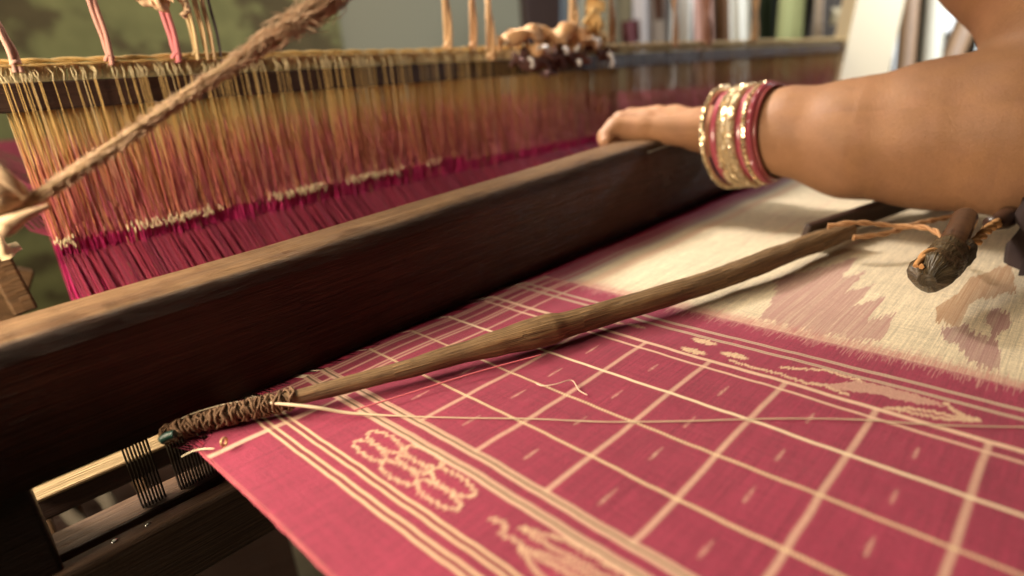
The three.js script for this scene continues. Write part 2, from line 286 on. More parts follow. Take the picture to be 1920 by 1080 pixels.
{ // warp between the cloth and the reed
  const list = [], STR = [[-1.15, 0.07], [-0.93, 0.07], [-0.23, 0.06], [0.02, 0.06], [0.8, 0.03], [1.62, 0.03], [2.41, 0.04], [3.28, 0.04], [3.49, 0.05], [4.16, 0.05], [4.37, 0.05]];
  for (let x = -1.9; x < 43; x += x < 8 ? 0.017 : 0.04) {
    const xx = x + rr(-0.006, 0.006), band = STR.some(([s, w]) => Math.abs(x - s) < w), m0 = [rr(0.2, 0.32), 0.02, 0.055], c = band ? [[0.7, 0.6, 0.45], [0.6, 0.5, 0.4], m0, m0, m0] : m0, up = rnd() < 0.5 ? -0.28 : -0.62;
    list.push([[[xx - 0.07 * clamp((0.3 - x) / 2), clothY(x, -1) - 0.006, fell(x) + 0.02], [xx - (x < -1 ? 0.05 : 0), up, -2.1], [xx, up - 0.05, -3.2], [xx, 0.35 + up * 0.5, -5.6], [xx, 1.5, -7.2]], x < 8 ? 0.0105 : 0.02, c]);
  }
  part('warp_threads', threads(list), M.thread, saree, null, 'stuff');
}
{ // slub threads that run off the edge near the reed
  part('stray_thread', tube([[-2.1, -0.12, -0.85], [-2.0, -0.03, -0.7], [-1.93, 0.02, -0.56], [-1.84, 0.035, -0.43]], 0.01, { seg: 16, rad: 5 }), std({ color: new THREE.Color(0.7, 0.6, 0.42), roughness: 0.8 }), saree);
}

// ---------------------------------------------------------------- the beater: cap, reed, lower rail, sword
const capTop = (x) => 1.70 + 0.042 * x + 0.05 * (noise(x * 0.35, 3, 2) - 0.5) - (x > 9 ? 0.03 * (x - 9) : 0);
const beater = thing('loom_beater', 'dark polished wooden beater of the loom lying across the cloth', 'beater', [0, -2.3, -2.1]);
{
  // outline of the cap from its lower front edge over the rounded front to the flat, paler top and down its back: [z, height below the top (or from the foot), paler]
  const N = 26, nx = 260, pos = [], uv = [], col = [], idx = [];
  const prof = [];
  for (let i = 0; i <= N; i++) {
    const t = i / N;
    if (t < 0.3) prof.push([-1.62 + 0.05 * Math.sin(t / 0.3 * 3.1), lerp(0, 0.84, t / 0.3), 0]);
    else if (t < 0.55) { const a = (t - 0.3) / 0.25; prof.push([lerp(-1.62, -1.69, a ** 4), lerp(0.84, 0.99, 1 - (1 - a) ** 1.3), a]); }
    else if (t < 0.8) { const a = (t - 0.55) / 0.25; prof.push([lerp(-1.71, -2.57, a), 1 + 0.012 * Math.sin(a * 3.1), 1 + a]); }
    else { const a = (t - 0.8) / 0.2; prof.push([-2.6, lerp(0.95, 0, a), 3]); }
  }
  for (let i = 0; i <= nx; i++) {
    const x = lerp(-6, 44, Math.pow(i / nx, 1.5));
    for (let j = 0; j <= N; j++) {
      const [z, h, w] = prof[j], top = capTop(x), foot = 0.02 + 0.016 * x - 0.1;
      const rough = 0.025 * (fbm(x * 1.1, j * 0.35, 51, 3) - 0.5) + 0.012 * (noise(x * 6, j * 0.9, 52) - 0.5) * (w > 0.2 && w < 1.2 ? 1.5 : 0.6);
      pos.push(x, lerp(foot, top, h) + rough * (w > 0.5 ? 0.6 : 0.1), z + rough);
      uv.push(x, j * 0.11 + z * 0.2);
      const chip = fbm(x * 2.3, j * 0.8, 59, 4) - 0.5, paler = sstep(0.9, 1.1, w + 0.9 * chip) * (1 - sstep(1.9, 2.6, w)) * (0.55 + 0.45 * sstep(-0.2, 0.05, fbm(x * 0.9, j * 1.3, 54, 4) - 0.45)), edge = sstep(0.25, 0.8, w + 0.5 * (fbm(x * 1.4, j, 55, 3) - 0.5)) * (1 - paler);
      const blot = 0.6 + 0.9 * fbm(x * 0.5, j * 0.25, 58, 3), d = [0.085 * blot, 0.03 * blot, 0.02 * blot], e = [0.15, 0.088, 0.048], t = [0.25, 0.15, 0.08];  // top and bevel coloured paler than the front, with a patchy boundary
      for (let k = 0; k < 3; k++) { let c = lerp(d[k], e[k], edge * 0.8); c = lerp(c, t[k] * (0.85 + 0.3 * noise(x * 0.8, j, 57)), paler); col.push(c); }
    }
  }
  for (let i = 0; i < nx; i++) for (let j = 0; j < N; j++) { const a = i * (N + 1) + j, b = a + N + 1; idx.push(a, b, a + 1, b, b + 1, a + 1); }
  for (let i = 0; i < nx; i++) { const a = i * (N + 1), b = a + N + 1; idx.push(a + N, b + N, a, b + N, b, a); }
  const g = new THREE.BufferGeometry();
  g.setAttribute('position', new THREE.Float32BufferAttribute(pos, 3)); g.setAttribute('uv', new THREE.Float32BufferAttribute(uv, 2)); g.setAttribute('color', new THREE.Float32BufferAttribute(col, 3)); g.setIndex(idx);
  g.computeVertexNormals();
  part('cap_beam', g, M.cap, beater, 'heavy cap beam with paler patchy top and near black front');
  const nick = std({ color: new THREE.Color(0.32, 0.3, 0.26), roughness: 0.5 });
  // shiny scar near the hand
  part('scar', tube([[9.3, 1.86, -1.6], [10.2, 1.9, -1.585], [11.2, 1.93, -1.59]], 0.035, { seg: 20, rad: 6, squash: 0.5, rough: 0.8 }), nick, beater);
  const dents = [];
  for (let x = -2.5; x < 43; x += x < 3 ? 0.04 : 0.1) { if (x > -2.18 && x < -2.02) continue; dents.push(box(x - 0.008, x + 0.008, -1.36, 0.1, -2.16, -2.05, 0.004)); }
  part('reed', dents.map((d) => d), std({ color: new THREE.Color(0.03, 0.015, 0.012), roughness: 0.5 }), beater, 'row of thin dark dents', 'stuff');
  part('lower_rail', [box(-6, 43, -2.35, -1.28, -2.5, -1.93, 0.05), box(-6, 43, -2.37, -1.32, -1.86, -1.56, 0.08), box(-6, 43, -2.3, -1.46, -1.94, -1.85, 0.01)], M.rail, beater, 'grooved brown rail below the reed');
  for (const [x, y] of [[-2.93, -1.33], [-2.55, -1.34]]) part('nail', new THREE.SphereGeometry(0.035, 10, 8).scale(1.3, 0.7, 1).translate(x, y + 0.02, -1.7), std({ color: new THREE.Color(0.7, 0.7, 0.68), metalness: 0.9, roughness: 0.25 }), beater);
  part('sword', box(-6.2, -3.46, -6, 1.2, -2.62, -1.66, 0.06), M.dark, beater, 'black upright board at the near end');
}

// ---------------------------------------------------------------- temple stick that keeps the cloth wide
const temple = thing('temple_stick', 'knobbly wooden stick lying across the cloth with thread wrapped round one end', 'stick', [2, 0.1, 1]);
{
  const S = (px, py, h) => { const d = at(px, py, 1).sub(EYE); return EYE.clone().addScaledVector(d, (h - EYE.y) / d.y); };
  const pts = [S(305, 818, 0.02), S(380, 790, 0.14), S(450, 772, 0.17), S(700, 708, 0.24), S(880, 658, 0.27), S(1010, 622, 0.29), S(1130, 588, 0.29), S(1300, 538, 0.33), S(1450, 484, 0.36), S(1590, 432, 0.36)];
  const knots = [[0, 0.075], [0.1, 0.09], [0.2, 0.115], [0.3, 0.145], [0.35, 0.185], [0.385, 0.225], [0.41, 0.232], [0.43, 0.19], [0.6, 0.195], [0.85, 0.2], [1, 0.19]], rad = (t) => { for (let i = 1; i < knots.length; i++) if (t <= knots[i][0]) { const [a, ra] = knots[i - 1], [b, rb] = knots[i]; return lerp(ra, rb, sstep(a, b, t)); } return 0.19; };
  part('rod', tube(pts, rad, { seg: 260, rad: 26, rough: 0.26, rs: 1.9 }), M.stick, temple);
  const wrap = [];
  for (let i = 0; i < 70; i++) {
    const t = 0.004 + i * 0.0017 + rr(-0.002, 0.002), c = new THREE.CatmullRomCurve3(pts, false, 'centripetal'), p = c.getPointAt(t), d = c.getTangentAt(t), s = V(0, 1, 0).cross(d).normalize(), u = d.clone().cross(s), ring = [];
    for (let k = 0; k < 10; k++) { const a = k / 10 * Math.PI * 2, r = rad(t) + 0.022 + rr(-0.014, 0.026); ring.push(p.clone().addScaledVector(s, Math.cos(a) * r).addScaledVector(u, Math.sin(a) * r).addScaledVector(d, rr(-0.03, 0.03) + 0.05 * Math.sin(a + i))); }
    wrap.push(tube(ring, rr(0.01, 0.02), { seg: 24, rad: 6, closed: true, rough: 0.5, rs: 9 }));
  }
  part('thread_wrapping', wrap, std({ color: new THREE.Color(0.14, 0.075, 0.038), roughness: 0.85 }), temple);
  part('green_tip', tube([[-2.22, 0.1, -1.02], [-2.16, 0.14, -0.98], [-2.08, 0.16, -0.92]], 0.05, { seg: 10, rad: 8 }), std({ color: new THREE.Color(0.01, 0.045, 0.034), roughness: 0.4 }), temple);
  part('pin', new THREE.TorusGeometry(0.045, 0.016, 8, 16).rotateY(0.6).translate(-1.74, 0.1, -0.36), std({ color: new THREE.Color(0.6, 0.42, 0.2), metalness: 0.7, roughness: 0.3 }), temple, 'small brass ring pin');
}
single('pink_lit_line', tube([[-0.4, 0.1, 0.27], [0.2, 0.1, 0.46], [1.2, 0.11, 0.8], [2.1, 0.1, 1.14]], 0.011, { seg: 40, rad: 6 }), std({ color: new THREE.Color(0.7, 0.16, 0.2), roughness: 0.6 }), 'thin pink line coloured as if lit close in front of the wooden stick', 'thread', [0.5, 0.1, 0.6]);  // bright pink colour stands in for a lit line along the stick
{ // pale yarn from the stick across the cloth
  const y = (x, z) => clothY(x, z) + 0.03;
  const pts = [at(318, 796, 7.3), at(365, 774, 7.3), at(445, 754, 7.3), at(520, 757, 7.15), at(590, 764, 7.1), at(650, 774, 7.15), V(-0.05, y(0, 0.7), 0.75), V(0.3, y(0.3, 1.3), 1.3), V(0.9, y(0.9, 2.1), 2.08), V(1.4, y(1.4, 2.7), 2.78), V(1.97, y(2, 3.5), 3.52), V(2.5, y(2.5, 4.2), 4.16), V(3.06, y(3, 4.9), 4.87), V(3.5, y(3.5, 5.6), 5.6), V(4.0, y(4, 6.3), 6.32), V(4.5, y(4.5, 7), 7)];
  single('loose_yarn', tube(pts, (t) => 0.0075 + 0.013 * sstep(0.05, 0.16, t) * (1 - sstep(0.2, 0.3, t)), { seg: 180, rad: 7, rough: 0.5, rs: 4 }), std({ color: new THREE.Color(0.55, 0.45, 0.31), roughness: 0.75 }), 'loose pale yarn running from the wrapped stick end across the checks', 'yarn', [0, 0, 0]);
  single('loose_fibre', tube([[1.55, 0.03, 1.55], [1.5, 0.07, 1.7], [1.62, 0.08, 1.82], [1.85, 0.06, 1.9], [1.75, 0.03, 2.1], [1.72, 0.03, 2.25]], 0.008, { seg: 40, rad: 5 }), std({ color: new THREE.Color(0.7, 0.5, 0.4), roughness: 0.8 }), 'short curled pale fibre lying on the crimson checks', 'fibre', [1.6, 0, 1.9]);
}
// dark lath that carries the stick on under the arm, with its twine
single('lath', box(-3.4, 3.4, -0.26, 0.24, -0.08, 0.08, 0.05).rotateX(0.25).rotateZ(0.02).rotateY(-0.26).translate(12.3, 0.42, 3.15), M.dark, 'flat dark lath tied to the far end of the temple stick under the arm', 'lath', [12.3, 0.4, 3.1]);
function twine(pts, r, twist = 9, seg = 90) {   // two plies round each other
  const c = new THREE.CatmullRomCurve3(pts, false, 'centripetal'), f = c.computeFrenetFrames(seg, false), L = c.getLength(), out = [];
  for (const ph of [0, Math.PI]) {
    const q = [];
    for (let i = 0; i <= seg; i++) { const t = i / seg, a = ph + t * L * twist; q.push(c.getPointAt(t).addScaledVector(f.normals[i], Math.cos(a) * r * 0.55).addScaledVector(f.binormals[i], Math.sin(a) * r * 0.55)); }
    out.push(tube(q, r * 0.62, { seg: seg * 2, rad: 6, rough: 0.35, rs: 6 }));
  }
  return out;
}
const twineMat = std({ color: new THREE.Color(0.42, 0.22, 0.1), roughness: 0.9 });
single('twine', [...twine([at(1552, 424, 11.2), at(1600, 418, 11.1), at(1680, 424, 11.1), at(1740, 428, 10.7), at(1785, 460, 9.9)], 0.05), ...twine([at(1600, 446, 11), at(1660, 438, 11.1), at(1720, 420, 11.4), at(1790, 405, 11.8)], 0.05)], twineMat, 'brown twine looped from the far end of the stick to the lath', 'twine', [9, 0.5, 3]);
// polished peg that hangs over the cream field
const peg = thing('polished_peg', 'dark polished peg with a chewed end tied with brown twine above the cream cloth', 'peg', [7, 0.8, 4.8]);
{
  const mid = at(1784, 460, 9.0), tail = at(1812, 402, 9.8);
  part('rod', tube([at(1770, 480, 8.8), mid, tail], (t) => 0.185 - 0.09 * sstep(0.9, 1, t), { seg: 50, rad: 18, rough: 0.1, rs: 3 }), phys({ color: new THREE.Color(0.05, 0.028, 0.02), roughness: 0.22, clearcoat: 0.6, clearcoatRoughness: 0.15 }), peg);
  const [c, b] = woodPair([0.012, 0.008, 0.004], [0.14, 0.1, 0.055], 77); c.repeat.set(1.2, 1); b.repeat.set(1.2, 1);
  part('chewed_end', tube([at(1738, 528, 8.18), at(1741, 522, 8.22), at(1750, 510, 8.4), at(1765, 492, 8.7), at(1780, 470, 8.9)], (t) => 0.10 + 0.22 * sstep(0, 0.25, t) - 0.08 * sstep(0.5, 1, t), { seg: 40, rad: 20, rough: 0.5, rs: 3.4 }), std({ map: c, bumpMap: b, bumpScale: 0.0007, roughness: 0.25 }), peg);
  part('side_knob', tube([at(1770, 512, 8.65), at(1786, 488, 8.8), at(1808, 470, 9.0), at(1815, 464, 9.05)], (t) => 0.13 + 0.1 * Math.sin(t * 3.1), { seg: 24, rad: 14, rough: 0.5, rs: 4 }), std({ map: c, bumpMap: b, bumpScale: 0.001, roughness: 0.5 }), peg);
  part('binding', [...twine([at(1765, 505, 8.3), at(1757, 480, 8.5), at(1775, 466, 8.65), at(1805, 464, 8.8), at(1828, 455, 9.2), at(1850, 432, 9.7), at(1872, 418, 10.2)], 0.075), ...twine([at(1722, 500, 8.2), at(1733, 480, 8.4), at(1760, 468, 8.6), at(1800, 470, 8.75)], 0.06)], std({ color: new THREE.Color(0.5, 0.25, 0.09), roughness: 0.85 }), peg);
}
single('stub_stick', tube([at(1858, 420, 10.3), at(1876, 414, 10.4), at(1895, 402, 11.2), at(1915, 380, 12.5)], (t) => 0.13 + 0.05 * sstep(0, 0.2, t), { seg: 24, rad: 14, rough: 0.2 }), phys({ color: new THREE.Color(0.045, 0.022, 0.016), roughness: 0.3 }), 'short dark stub of a stick at the far end of the peg twine', 'stick', [10.5, 0.8, 5]);

// ---------------------------------------------------------------- heddles
const HZ = -7, HTOP = 4.62;
const heddle = thing('heddle_frame', 'long heddle of gold and magenta threads hanging across the loom', 'heddle', [20, 0, HZ]);
{
  const gold = [], low = [], knots = [], loops = [];
  for (let x = -1.95; x < 42.5; x += x < 9 ? 0.008 : x < 16 ? 0.012 : 0.03) {
    for (const layer of [0, 1]) {
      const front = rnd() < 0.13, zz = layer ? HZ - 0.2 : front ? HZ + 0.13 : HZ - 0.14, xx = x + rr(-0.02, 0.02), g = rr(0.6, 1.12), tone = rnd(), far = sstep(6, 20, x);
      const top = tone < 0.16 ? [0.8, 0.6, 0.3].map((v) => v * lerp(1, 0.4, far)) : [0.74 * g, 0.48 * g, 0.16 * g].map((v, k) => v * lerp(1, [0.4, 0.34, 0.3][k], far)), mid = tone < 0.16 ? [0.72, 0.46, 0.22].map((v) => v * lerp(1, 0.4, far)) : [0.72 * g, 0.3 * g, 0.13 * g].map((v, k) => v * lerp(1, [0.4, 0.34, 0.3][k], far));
      if (rnd() < 0.16) continue;
      const eye = 1.62 + 0.02 * x * (x < 8) + rr(-0.05, 0.05), sw = 0.02 * Math.sin(x * 3 + layer), xe = xx + rr(-0.04, 0.04);
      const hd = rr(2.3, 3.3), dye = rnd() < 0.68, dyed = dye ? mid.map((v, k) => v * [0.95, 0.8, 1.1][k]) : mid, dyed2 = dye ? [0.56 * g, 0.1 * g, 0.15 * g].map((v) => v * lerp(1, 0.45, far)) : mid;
      gold.push([[[xx + sw, 4.34, zz], [xx + sw + rr(-0.01, 0.01), hd + 0.5, zz], [lerp(xx + sw, xe, 0.5), hd, zz], [xe, eye, HZ + rr(-0.1, 0.1)]], rr(0.0045, 0.0082) * (front ? 0.8 : 1), [top, top, dyed, dyed2]]);
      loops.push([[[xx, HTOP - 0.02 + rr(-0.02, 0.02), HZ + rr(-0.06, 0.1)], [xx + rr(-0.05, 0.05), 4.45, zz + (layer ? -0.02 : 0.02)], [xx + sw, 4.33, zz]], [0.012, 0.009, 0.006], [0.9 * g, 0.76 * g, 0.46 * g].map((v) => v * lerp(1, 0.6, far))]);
      const m = rr(0.6, 1.2), c = [0.66 * m, 0.035 * m, 0.2 * m], c2 = rnd() < 0.06 ? [0.4, 0.2, 0.1] : c;
      low.push([[[xe, eye, HZ + rr(-0.08, 0.08)], [xe + rr(-0.02, 0.02), 0.4, zz], [xe, -1.2, zz]], rr(0.006, 0.0105), c2]);
      const cl = noise(x * 1.6, 3, 9);
      if (rnd() < 0.33 * sstep(0.3, 0.5, cl) * (1 - 0.6 * sstep(3, 6, x)) * (x < 7 ? 1 : 0)) { const ky = eye + rr(-0.03, 0.05), kl = rr(0.03, 0.08), kg = rr(0.7, 1.1); knots.push([[[xe, ky - kl, HZ + 0.14], [xe + rr(-0.01, 0.01), ky, HZ + 0.16], [xe, ky + kl, HZ + 0.14]], [0.004, rr(0.009, 0.016), 0.004], [0.9 * kg, 0.76 * kg, 0.48 * kg]]); };
    }
  }
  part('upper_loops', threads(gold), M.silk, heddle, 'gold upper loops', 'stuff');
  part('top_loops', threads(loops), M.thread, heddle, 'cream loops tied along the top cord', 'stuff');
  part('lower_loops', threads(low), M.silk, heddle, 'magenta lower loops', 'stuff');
  part('eye_knots', threads(knots), M.thread, heddle, 'row of cream knots', 'stuff');
  part('shaft_bar', box(-9, 43, 3.86, 4.33, HZ - 0.1, HZ + 0.05, 0.04), M.dark, heddle, 'dark lath inside the loops');
  const cordP = (dy, dz) => { const p = []; for (let i = 0; i <= 40; i++) { const x = lerp(-9, 43, i / 40); p.push(V(x, HTOP + dy + 0.015 * Math.sin(i * 0.9), HZ + dz)); } return p; };
  part('top_cord', twine(cordP(0.06, -0.05), 0.045, 6, 400), std({ color: new THREE.Color(0.62, 0.42, 0.16), roughness: 0.6 }), heddle, 'gold cord along the top');
  part('second_cord', twine(cordP(-0.02, 0.16), 0.022, 8, 400), std({ color: new THREE.Color(0.5, 0.33, 0.12), roughness: 0.6 }), heddle);
}
{ // warp running back behind the heddle
  const list = [];
  for (let x = -1.8; x < 42; x += 0.045) { const g = rr(0.6, 1.2), xx = x + rr(-0.015, 0.015), up = rnd() < 0.5; list.push([[[xx, 1.62, -7.05], [xx + rr(-0.1, 0.1), up ? 2.1 : 1.3, -11], [xx + rr(-0.1, 0.1), 1.9, -24], [xx, 2.3, -44]], 0.024, [0.32 * g, 0.025 * g, 0.085 * g]]); }
  single('warp_sheet', threads(list), M.silk, 'sheet of magenta warp threads stretching back behind the heddle', 'yarn', [20, 1.6, -20], null, 'stuff');
}
const scrap = (c, rough = 0.85) => std({ color: new THREE.Color(...c), roughness: rough, side: THREE.DoubleSide });
function ribbon(pts, w, th, seg = 30, tw = 2) {   // a crumpled strip of cloth
  const c = new THREE.CatmullRomCurve3(pts, false, 'centripetal'), f = c.computeFrenetFrames(seg, false), pos = [], idx = [], uv = [];
  for (let i = 0; i <= seg; i++) {
    const t = i / seg, p = c.getPointAt(t), a = tw * t * 3 + noise(t * 6, w * 50, 3) * 2, s = f.normals[i].clone().multiplyScalar(Math.cos(a)).addScaledVector(f.binormals[i], Math.sin(a)), n = f.tangents[i].clone().cross(s), ww = w * (0.7 + 0.6 * noise(t * 8, 2, 4));
    for (const [u, v] of [[-1, 1], [-0.3, 1.6], [0.4, 0.8], [1, 1.1], [1, -1], [0.4, -1.2], [-0.3, -0.4], [-1, -1]]) { const q = p.clone().addScaledVector(s, u * ww).addScaledVector(n, v * th); pos.push(q.x, q.y, q.z); uv.push(t, u); }
  }
  for (let i = 0; i < seg; i++) for (let j = 0; j < 8; j++) { const a = i * 8 + j, b = i * 8 + (j + 1) % 8; idx.push(a, a + 8, b, a + 8, b + 8, b); }
  for (const i of [0, seg]) for (let j = 1; j < 7; j++) i ? idx.push(i * 8, i * 8 + j, i * 8 + j + 1) : idx.push(0, j + 1, j);
  const g = new THREE.BufferGeometry(); g.setAttribute('position', new THREE.Float32BufferAttribute(pos, 3)); g.setAttribute('uv', new THREE.Float32BufferAttribute(uv, 2)); g.setIndex(idx); g.computeVertexNormals();
  return g;
}
// depth at which a sight meets the heddle's plane
function onZ(px, py, z) { const d = at(px, py, 1).sub(EYE); return EYE.clone().addScaledVector(d, (z - EYE.z) / d.z); }
const HC = HZ + 0.35;
const rags = thing('knotted_rags', 'bundle of knotted peach and plum rags tied on the heddle cord', 'rags', onZ(1060, 90, HC).toArray());
{
  const peach = scrap([0.62, 0.38, 0.2]), plum = scrap([0.13, 0.06, 0.05]), glint = phys({ color: new THREE.Color(0.75, 0.73, 0.72), roughness: 0.25, clearcoat: 0.5 });
  for (const [a, b, c, w, m] of [[[935, 82], [985, 66], [1010, 70], 0.17, 0], [[960, 75], [1000, 60], [1035, 75], 0.2, 0], [[985, 88], [1010, 96], [1030, 80], 0.16, 0], [[1030, 70], [1060, 62], [1090, 72], 0.26, 0], [[1035, 80], [1065, 58], [1085, 84], 0.2, 0], [[1050, 92], [1080, 80], [1120, 80], 0.2, 0],
    [[975, 100], [1010, 108], [1060, 112], 0.2, 1], [[1040, 96], [1065, 104], [1100, 118], 0.18, 1], [[1095, 86], [1125, 94], [1140, 112], 0.2, 1], [[960, 112], [1000, 122], [1040, 112], 0.16, 1], [[1060, 112], [1040, 130], [1020, 140], 0.12, 1]]) part(m ? 'dark_rag' : 'peach_rag', ribbon([onZ(...a, HC), onZ(...b, HC + rr(0.1, 0.5)), onZ(...c, HC + rr(-0.1, 0.3))], w * 1.35, 0.06), m ? plum : peach, rags);
  for (const [a, b, w] of [[[1008, 90], [1030, 94], 0.1], [[1055, 90], [1062, 100], 0.09], [[1078, 96], [1084, 86], 0.09], [[1110, 72], [1124, 84], 0.12], [[1140, 98], [1148, 126], 0.1], [[990, 108], [998, 126], 0.08], [[1082, 114], [1086, 122], 0.07]]) { const p = onZ(...a, HC + 0.55), q = onZ(...b, HC + 0.6); part('shiny_scrap', ribbon([p, p.clone().lerp(q, 0.5).add(V(0, 0.04, 0.08)), q], w * 0.75, 0.03, 14, 1), glint, rags); }
}

// cords from which the heddle hangs: [foot, top, radius, colour, label]
const cordSpots = [
  [[28, 118], [-6, 40], 0.07, [0.6, 0.36, 0.29], 'pink and cream cord at the far left holding up the heddle'],
  [[204, 106], [165, -20], 0.07, [0.56, 0.3, 0.25], 'pink cord second from the left above the heddle'],
  [[330, 102], [296, -20], 0.08, [0.6, 0.2, 0.22], 'pink cord with a knotted rag above the heddle'],
  [[366, 98], [340, -30], 0.06, [0.72, 0.55, 0.3], 'thickest cream cord of the four beside the diagonal rope'],
  [[385, 98], [358, -30], 0.045, [0.7, 0.5, 0.28], 'cream cord second of the four beside the diagonal rope'],
  [[398, 98], [372, -30], 0.04, [0.62, 0.44, 0.26], 'thin cream cord third of the four beside the diagonal rope'],
  [[412, 100], [384, -30], 0.025, [0.08, 0.06, 0.07], 'thin dark cord beside the four cream cords'],
  [[839, 82], [834, -30], 0.11, [0.75, 0.5, 0.28], 'leftmost of three peach cords in front of the grey panel'],
  [[886, 82], [885, -30], 0.1, [0.66, 0.4, 0.22], 'middle one of three peach cords in front of the grey panel'],
  [[919, 103], [914, -30], 0.12, [0.72, 0.48, 0.27], 'peach cord reaching lower over the heddle bar than its two neighbours'],
  [[1074, 66], [1074, -30], 0.16, [0.74, 0.52, 0.3], 'wide peach cord rising from the knotted rags'],
  [[1147, 72], [1146, -30], 0.12, [0.66, 0.44, 0.27], 'peach cord just right of the yellow rag'],
  [[1266, 82], [1264, -30], 0.12, [0.6, 0.4, 0.27], 'dull peach cord in front of the white cloths'],
  [[1327, 78], [1326, -30], 0.16, [0.42, 0.22, 0.16], 'brownish pink cord in front of the hanging cloths'],
  [[1414, 70], [1420, -30], 0.16, [0.6, 0.4, 0.22], 'tan cord beside the dark green cloth'],
];
for (const [foot, top, r, col, label] of cordSpots) {
  const a = onZ(...foot, HZ + 0.12), b = onZ(...top, HZ + 0.1), dir = b.clone().sub(a), c = thing('hanging_rope', label, 'cord', a.toArray(), 'cords the heddle hangs from');
  part('strand', twine([a.clone().add(V(0, -0.15, 0.02)), a.clone().addScaledVector(dir, 0.3).add(V(0.02, 0, 0.02)), a.clone().addScaledVector(dir, 0.7), a.clone().addScaledVector(dir, 2.5), a.clone().addScaledVector(dir, 9)], r, 1.6, 160), std({ color: new THREE.Color(...col), roughness: 0.85 }), c);
  part('knot', tube([a.clone().add(V(-r * 0.9, -0.05, 0)), a.clone().add(V(0, 0.02, r * 0.9)), a.clone().add(V(r * 0.9, -0.03, 0)), a.clone().add(V(0, -0.06, -r * 0.9))], r * 0.45, { seg: 24, rad: 7, closed: true, rough: 0.4 }), std({ color: new THREE.Color(...col), roughness: 0.85 }), c);
}
{
  const k = onZ(288, 8, HZ + 0.2), m = scrap([0.72, 0.5, 0.32]);
  single('cord_rag', [ribbon([k.clone().add(V(-0.25, 0.2, 0)), k, k.clone().add(V(0.3, 0.1, 0.1))], 0.13, 0.04), ribbon([k.clone().add(V(0, 0.4, 0)), k.clone().add(V(0.05, 0, 0.12)), k.clone().add(V(0.22, -0.05, 0.05))], 0.1, 0.04), ribbon([k.clone().add(V(0.4, 0.2, 0)), k.clone().add(V(0.55, -0.05, 0.1)), k.clone().add(V(0.42, -0.22, 0.1))], 0.06, 0.03)], m, 'cream rag knotted round the pink cord at the top left', 'rag', k.toArray());
  const y = onZ(1112, 48, HZ + 0.3), ym = scrap([0.74, 0.5, 0.22]);
  single('yellow_rag', [ribbon([y.clone().add(V(-0.1, -0.5, 0)), y.clone().add(V(0, 0.1, 0.1)), y.clone().add(V(0.2, 0.9, 0))], 0.34, 0.1), ribbon([y.clone().add(V(0.3, -0.6, 0)), y.clone().add(V(0.1, -0.1, 0.2)), y.clone().add(V(-0.4, 0.3, 0.1))], 0.3, 0.08)], ym, 'yellow cloth tied in a tuft above the knotted rags', 'rag', y.toArray());
}

// ---------------------------------------------------------------- frayed rope across the foreground
{
  const P = [at(1000, -300, 6.2), at(760, -110, 6.02), at(620, 0, 5.89), at(500, 78, 5.82), at(405, 143, 5.76), at(330, 193, 5.76), at(240, 257, 5.73), at(150, 318, 5.70), at(60, 374, 5.70), at(-30, 422, 5.70), at(-160, 490, 5.70)];
  const rope = thing('frayed_rope', 'thick frayed rope slanting down across the loom from the top', 'rope', P[4].toArray());
  const c = new THREE.CatmullRomCurve3(P, false, 'centripetal'), f = c.computeFrenetFrames(300, false), L = c.getLength();
  for (let s = 0; s < 3; s++) {
    const q = []; for (let i = 0; i <= 300; i++) { const a = s * 2.094 + i / 300 * L * 2; q.push(c.getPointAt(i / 300).addScaledVector(f.normals[i], Math.cos(a) * 0.03).addScaledVector(f.binormals[i], Math.sin(a) * 0.03)); }
    part('strand', tube(q, 0.034, { seg: 500, rad: 8, rough: 0.4, rs: 5 }), std({ color: new THREE.Color(0.33, 0.22, 0.12), roughness: 0.9 }), rope);
  }
  const fz = [];
  for (let i = 0; i < 4200; i++) {
    const t = rnd() < 0.62 ? rr(0.06, 0.36) : rr(0.3, 0.92), tt = lerp(0.21, 1, t), p = c.getPointAt(tt), d = V(rr(-1, 1), rr(-1, 1), rr(-1, 1)).normalize(), dense = t < 0.36 ? 0.35 + 0.9 * noise(t * 60, 3, 4) : 0.28, l = (0.03 + 0.18 * rnd() * rnd()) * dense + 0.03;
    const along = c.getTangentAt(tt).multiplyScalar(rr(-0.32, 0.32) * (t < 0.36 ? 1 : 0.6)), e = p.clone().addScaledVector(d, l).add(along), m = p.clone().lerp(e, 0.5).addScaledVector(d, 0.05).add(V(rr(-0.03, 0.03), rr(-0.03, 0.03), rr(-0.03, 0.03))), g = rr(0.7, 1.1);
    fz.push([[p.toArray(), m.toArray(), e.toArray()], [0.006, 0.005, 0.003], [0.62 * g, 0.43 * g, 0.28 * g]]);
  }
  part('fuzz', threads(fz), M.thread, rope, null, 'stuff');
  const k = at(20, 360, 5.63), kn = thing('rope_knot', 'bulky cream rag knotted round the rope at the left edge', 'rag', k.toArray()), m = std({ color: new THREE.Color(0.7, 0.5, 0.32), roughness: 0.9 });
  for (const [a, b, e, r] of [[[-70, 312], [-10, 318], [30, 346], 0.15], [[-70, 330], [0, 330], [52, 372], 0.16], [[-70, 352], [-5, 345], [40, 350], 0.17], [[-60, 372], [0, 358], [48, 362], 0.13], [[-60, 300], [-20, 306], [14, 338], 0.12], [[-40, 428], [25, 412], [92, 386], 0.08], [[-50, 404], [10, 434], [50, 408], 0.08], [[-60, 395], [0, 384], [40, 376], 0.13]])
    part('fold', tube([at(...a, 5.63), at(...b, 5.50), at(...e, 5.64)], (t) => 0.64 * r * (0.55 + 0.6 * Math.sin(Math.PI * clamp(t + 0.05))), { seg: 60, rad: 20, rough: 0.7, rs: 4, squash: 0.8 }), m, kn);
}
